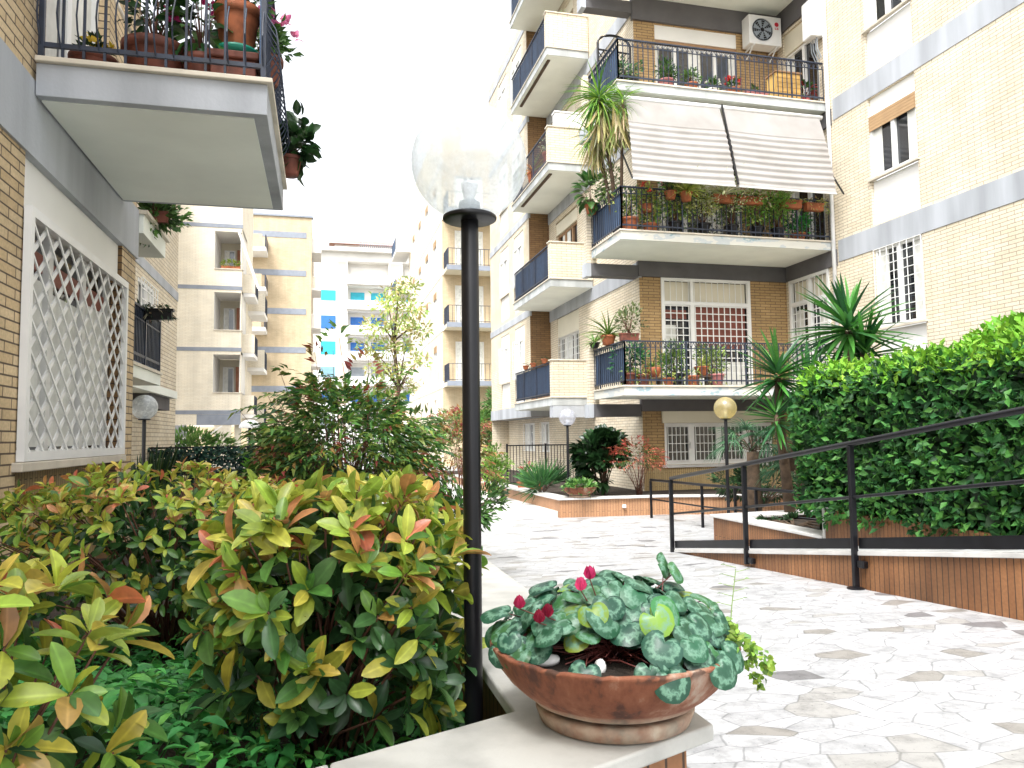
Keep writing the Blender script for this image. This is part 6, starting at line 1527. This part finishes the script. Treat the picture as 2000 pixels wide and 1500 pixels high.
g1_ = 'plants on the lowest flower balcony'; Y0 = 14.15
for (x, r, h, z, lab, mat) in ((5.98, .12, .24, 2.45, 'small reddish pot first along the lowest balcony railing', 'terracotta_shaded'), (6.27, .13, .22, 2.45, 'reddish pot second along the lowest balcony railing', 'terracotta_shaded'),
        (6.83, .12, .15, 2.45, 'orange pot low between two dark bushes of the lowest balcony', 'terracotta'), (7.37, .13, .2, 2.45, 'red pot at the foot of the feathery bush on the lowest balcony', 'terracotta'), (7.93, .14, .24, 2.45, 'pinkish pot with trailing yellow stems on the lowest balcony', 'pink')):
    planted('flowerpot', lab, x, Y0, z, r, h, 'trail', group=g1_, mat=mat, fs=.75, cols=G1+YG, n=90)
planted('flowerpot', 'wide orange bowl raised behind the small pots of the lowest balcony', 6.55, Y0+.12, 2.62, .18, .2, 'strap', style='bowl', group=g1_, fs=.7, cols=G1, n=30)
planted('flowerpot', 'round orange pot raised between two feathery bushes', 7.63, Y0+.1, 2.66, .15, .19, 'strap', group=g1_, fs=.8, cols=YG, n=30)
t = thing('plant_stand', (6.55, 14.27, 2.44), 'low plank bench carrying the wide orange bowl', 'plant stand'); b = MB(); b.box(6.35, 6.75, 14.17, 14.4, 2.585, 2.615); b.box(6.38, 6.42, 14.2, 14.38, 2.445, 2.585); b.box(6.68, 6.72, 14.2, 14.38, 2.445, 2.585); b.build('bench', M['bark'], t)
t = thing('plant_stand', (7.63, 14.25, 2.44), 'low plank bench carrying the round orange pot', 'plant stand'); b = MB(); b.box(7.45, 7.81, 14.12, 14.38, 2.625, 2.655); b.box(7.48, 7.52, 14.15, 14.35, 2.445, 2.625); b.box(7.74, 7.78, 14.15, 14.35, 2.445, 2.625); b.build('bench', M['bark'], t)
planted('flowerpot', 'fresh green bush in the corner of the lowest flower balcony', 6.15, Y0+.45, 2.45, .2, .3, 'bush', group=g1_, mat='terracotta_shaded', fs=1.35, cols=[(.05, .22, .08), (.10, .30, .10), (.03, .14, .05)], n=800)
planted('flowerpot', 'dense feathery yellow green bush by the grated door', 7.15, Y0+.35, 2.45, .2, .26, 'bush', group=g1_, mat='iron', fs=1.35, cols=[(.20, .30, .06), (.10, .20, .04), (.05, .12, .03)], n=800)
planted('flowerpot', 'loose yellow green bush before the red brown shutter', 8.05, Y0+.35, 2.45, .2, .26, 'bush', group=g1_, mat='terracotta_shaded', fs=1.35, cols=[(.22, .30, .07), (.12, .20, .05)], n=800)
planted('flowerpot', 'orange pot of arching agave like leaves on the short side railing', 5.80, 14.8, 3.33, .16, .2, 'strap', group=g1_, fs=1.25, cols=[(.12, .22, .04), (.06, .13, .03), (.22, .28, .06)], n=60)
planted('flowerpot', 'tall twiggy plant in a dark trough at the railing corner of the lowest balcony', 5.95, 14.05, 3.33, .2, .15, 'bush', style='box', group=g1_, mat='terracotta_shaded', fs=1.15, cols=[(.16, .20, .07), (.10, .14, .05)], n=330)
planted('flowerpot', 'small light green plant by the end pier of the lowest balcony', 5.79, 15.6, 3.36, .12, .12, 'strap', group=g1_, mat='iron', fs=1.2, cols=GB, n=40)
# dracaena climbing past the balconies
t = thing('dracaena', (5.95, 14.6, 5.57), 'tall shaggy dracaena rising past the awning from the balcony below', 'dracaena')
DR = [(.09, .22, .03), (.16, .30, .04), (.22, .34, .05), (.06, .15, .03)]
for (c_, n_, L) in (((5.50, 14.25, 8.42), 130, .72), ((5.86, 13.85, 8.22), 60, .45), ((5.45, 14.6, 7.72), 70, .5)):
    yucca_head(c_, n_, L, t, cols=DR, tm=L_STRAPD, wide=.9)
for (c_, n_, L) in (((5.55, 14.25, 8.1), 90, .9), ((5.52, 14.55, 7.5), 50, .6), ((5.80, 13.92, 7.95), 60, .8)):
    D = unit(np.stack([RG.normal(0, .22, n_), RG.normal(0, .22, n_), -np.ones(n_)], 1))
    leafmesh('dry_leaves', L_STRAP, np.array(c_)+RG.normal(0, .05, (n_, 3)), D, rdir(n_), L*(.6+.6*RG.random(n_)), pick(n_, [(.46, .38, .18), (.34, .30, .11), (.30, .36, .10), (.50, .43, .25)]), M['leaf_matte'], t)
b = MB(); b.tube([(5.95, 14.5, 5.6), (5.80, 14.4, 6.8), (5.62, 14.3, 7.7), (5.50, 14.25, 8.4)], [.05, .045, .04, .04], 8); b.tube([(5.93, 14.6, 5.6), (5.78, 14.6, 6.6), (5.5, 14.6, 7.7)], [.04, .04, .035], 8); b.tube([(5.97, 14.4, 5.6), (5.9, 14.1, 7.0), (5.86, 13.87, 8.2)], [.04, .035, .03], 8); b.build('trunk', M['bark'], t, smooth=True)
P, D = blob(420, (5.85, 14.7, 6.75), (.25, .5, .42), .8)
t2 = thing('jasmine', (5.9, 14.8, 5.6), 'white flecked climbing shrub beneath the dracaena trunks', 'climbing plant')
leafmesh('foliage', L_SMALL, P, D, rdir(420)+[0, 0, .6], .08, pick(420, [(.10, .20, .04), (.45, .46, .34), (.16, .26, .06)]), M['leaf_matte'], t2, smooth=False)
# plants on the side balconies
planted('flowerpot', 'red potted yellow green plant on the unscreened side balcony', 5.86, 20.6, 8.72, .16, .3, 'strap', fs=1.4, cols=[(.30, .34, .06), (.35, .15, .06)], n=40, group='plants on the side balconies')
planted('flowerpot', 'pale dried plant near the brick parapet of the unscreened side balcony', 6.0, 19.5, 8.72, .15, .5, 'bush', fs=1.3, cols=PALE, n=200, group='plants on the side balconies')
planted('flowerpot', 'pale grey green shrub peeping over the uppermost brick parapet', 6.3, 19.2, 11.82, .18, .5, 'bush', fs=1.6, cols=[(.30, .36, .20), (.20, .28, .12)], n=300, group='plants on the side balconies')
for k, y in enumerate((19.3, 20.4, 21.2)):
    planted('flowerpot', ('small clay pot just behind the parapet', 'small clay pot midway along the blue railing', 'small clay pot farther along the blue railing')[k]+' of the lowest side balcony', 5.74, y, 2.45+.93, .09, .12, 'trail', fs=.5, cols=GD, n=30, group='plants on the side balconies')
# red troughs by the gate
planted('flower_box', 'red trough with small rose plants at the foot of the black gate', 4.72, 17.2, .22, .3, .18, 'bush', style='box', fs=.6, cols=G1, flow=(.55, .15, .15), nf=5, n=300)
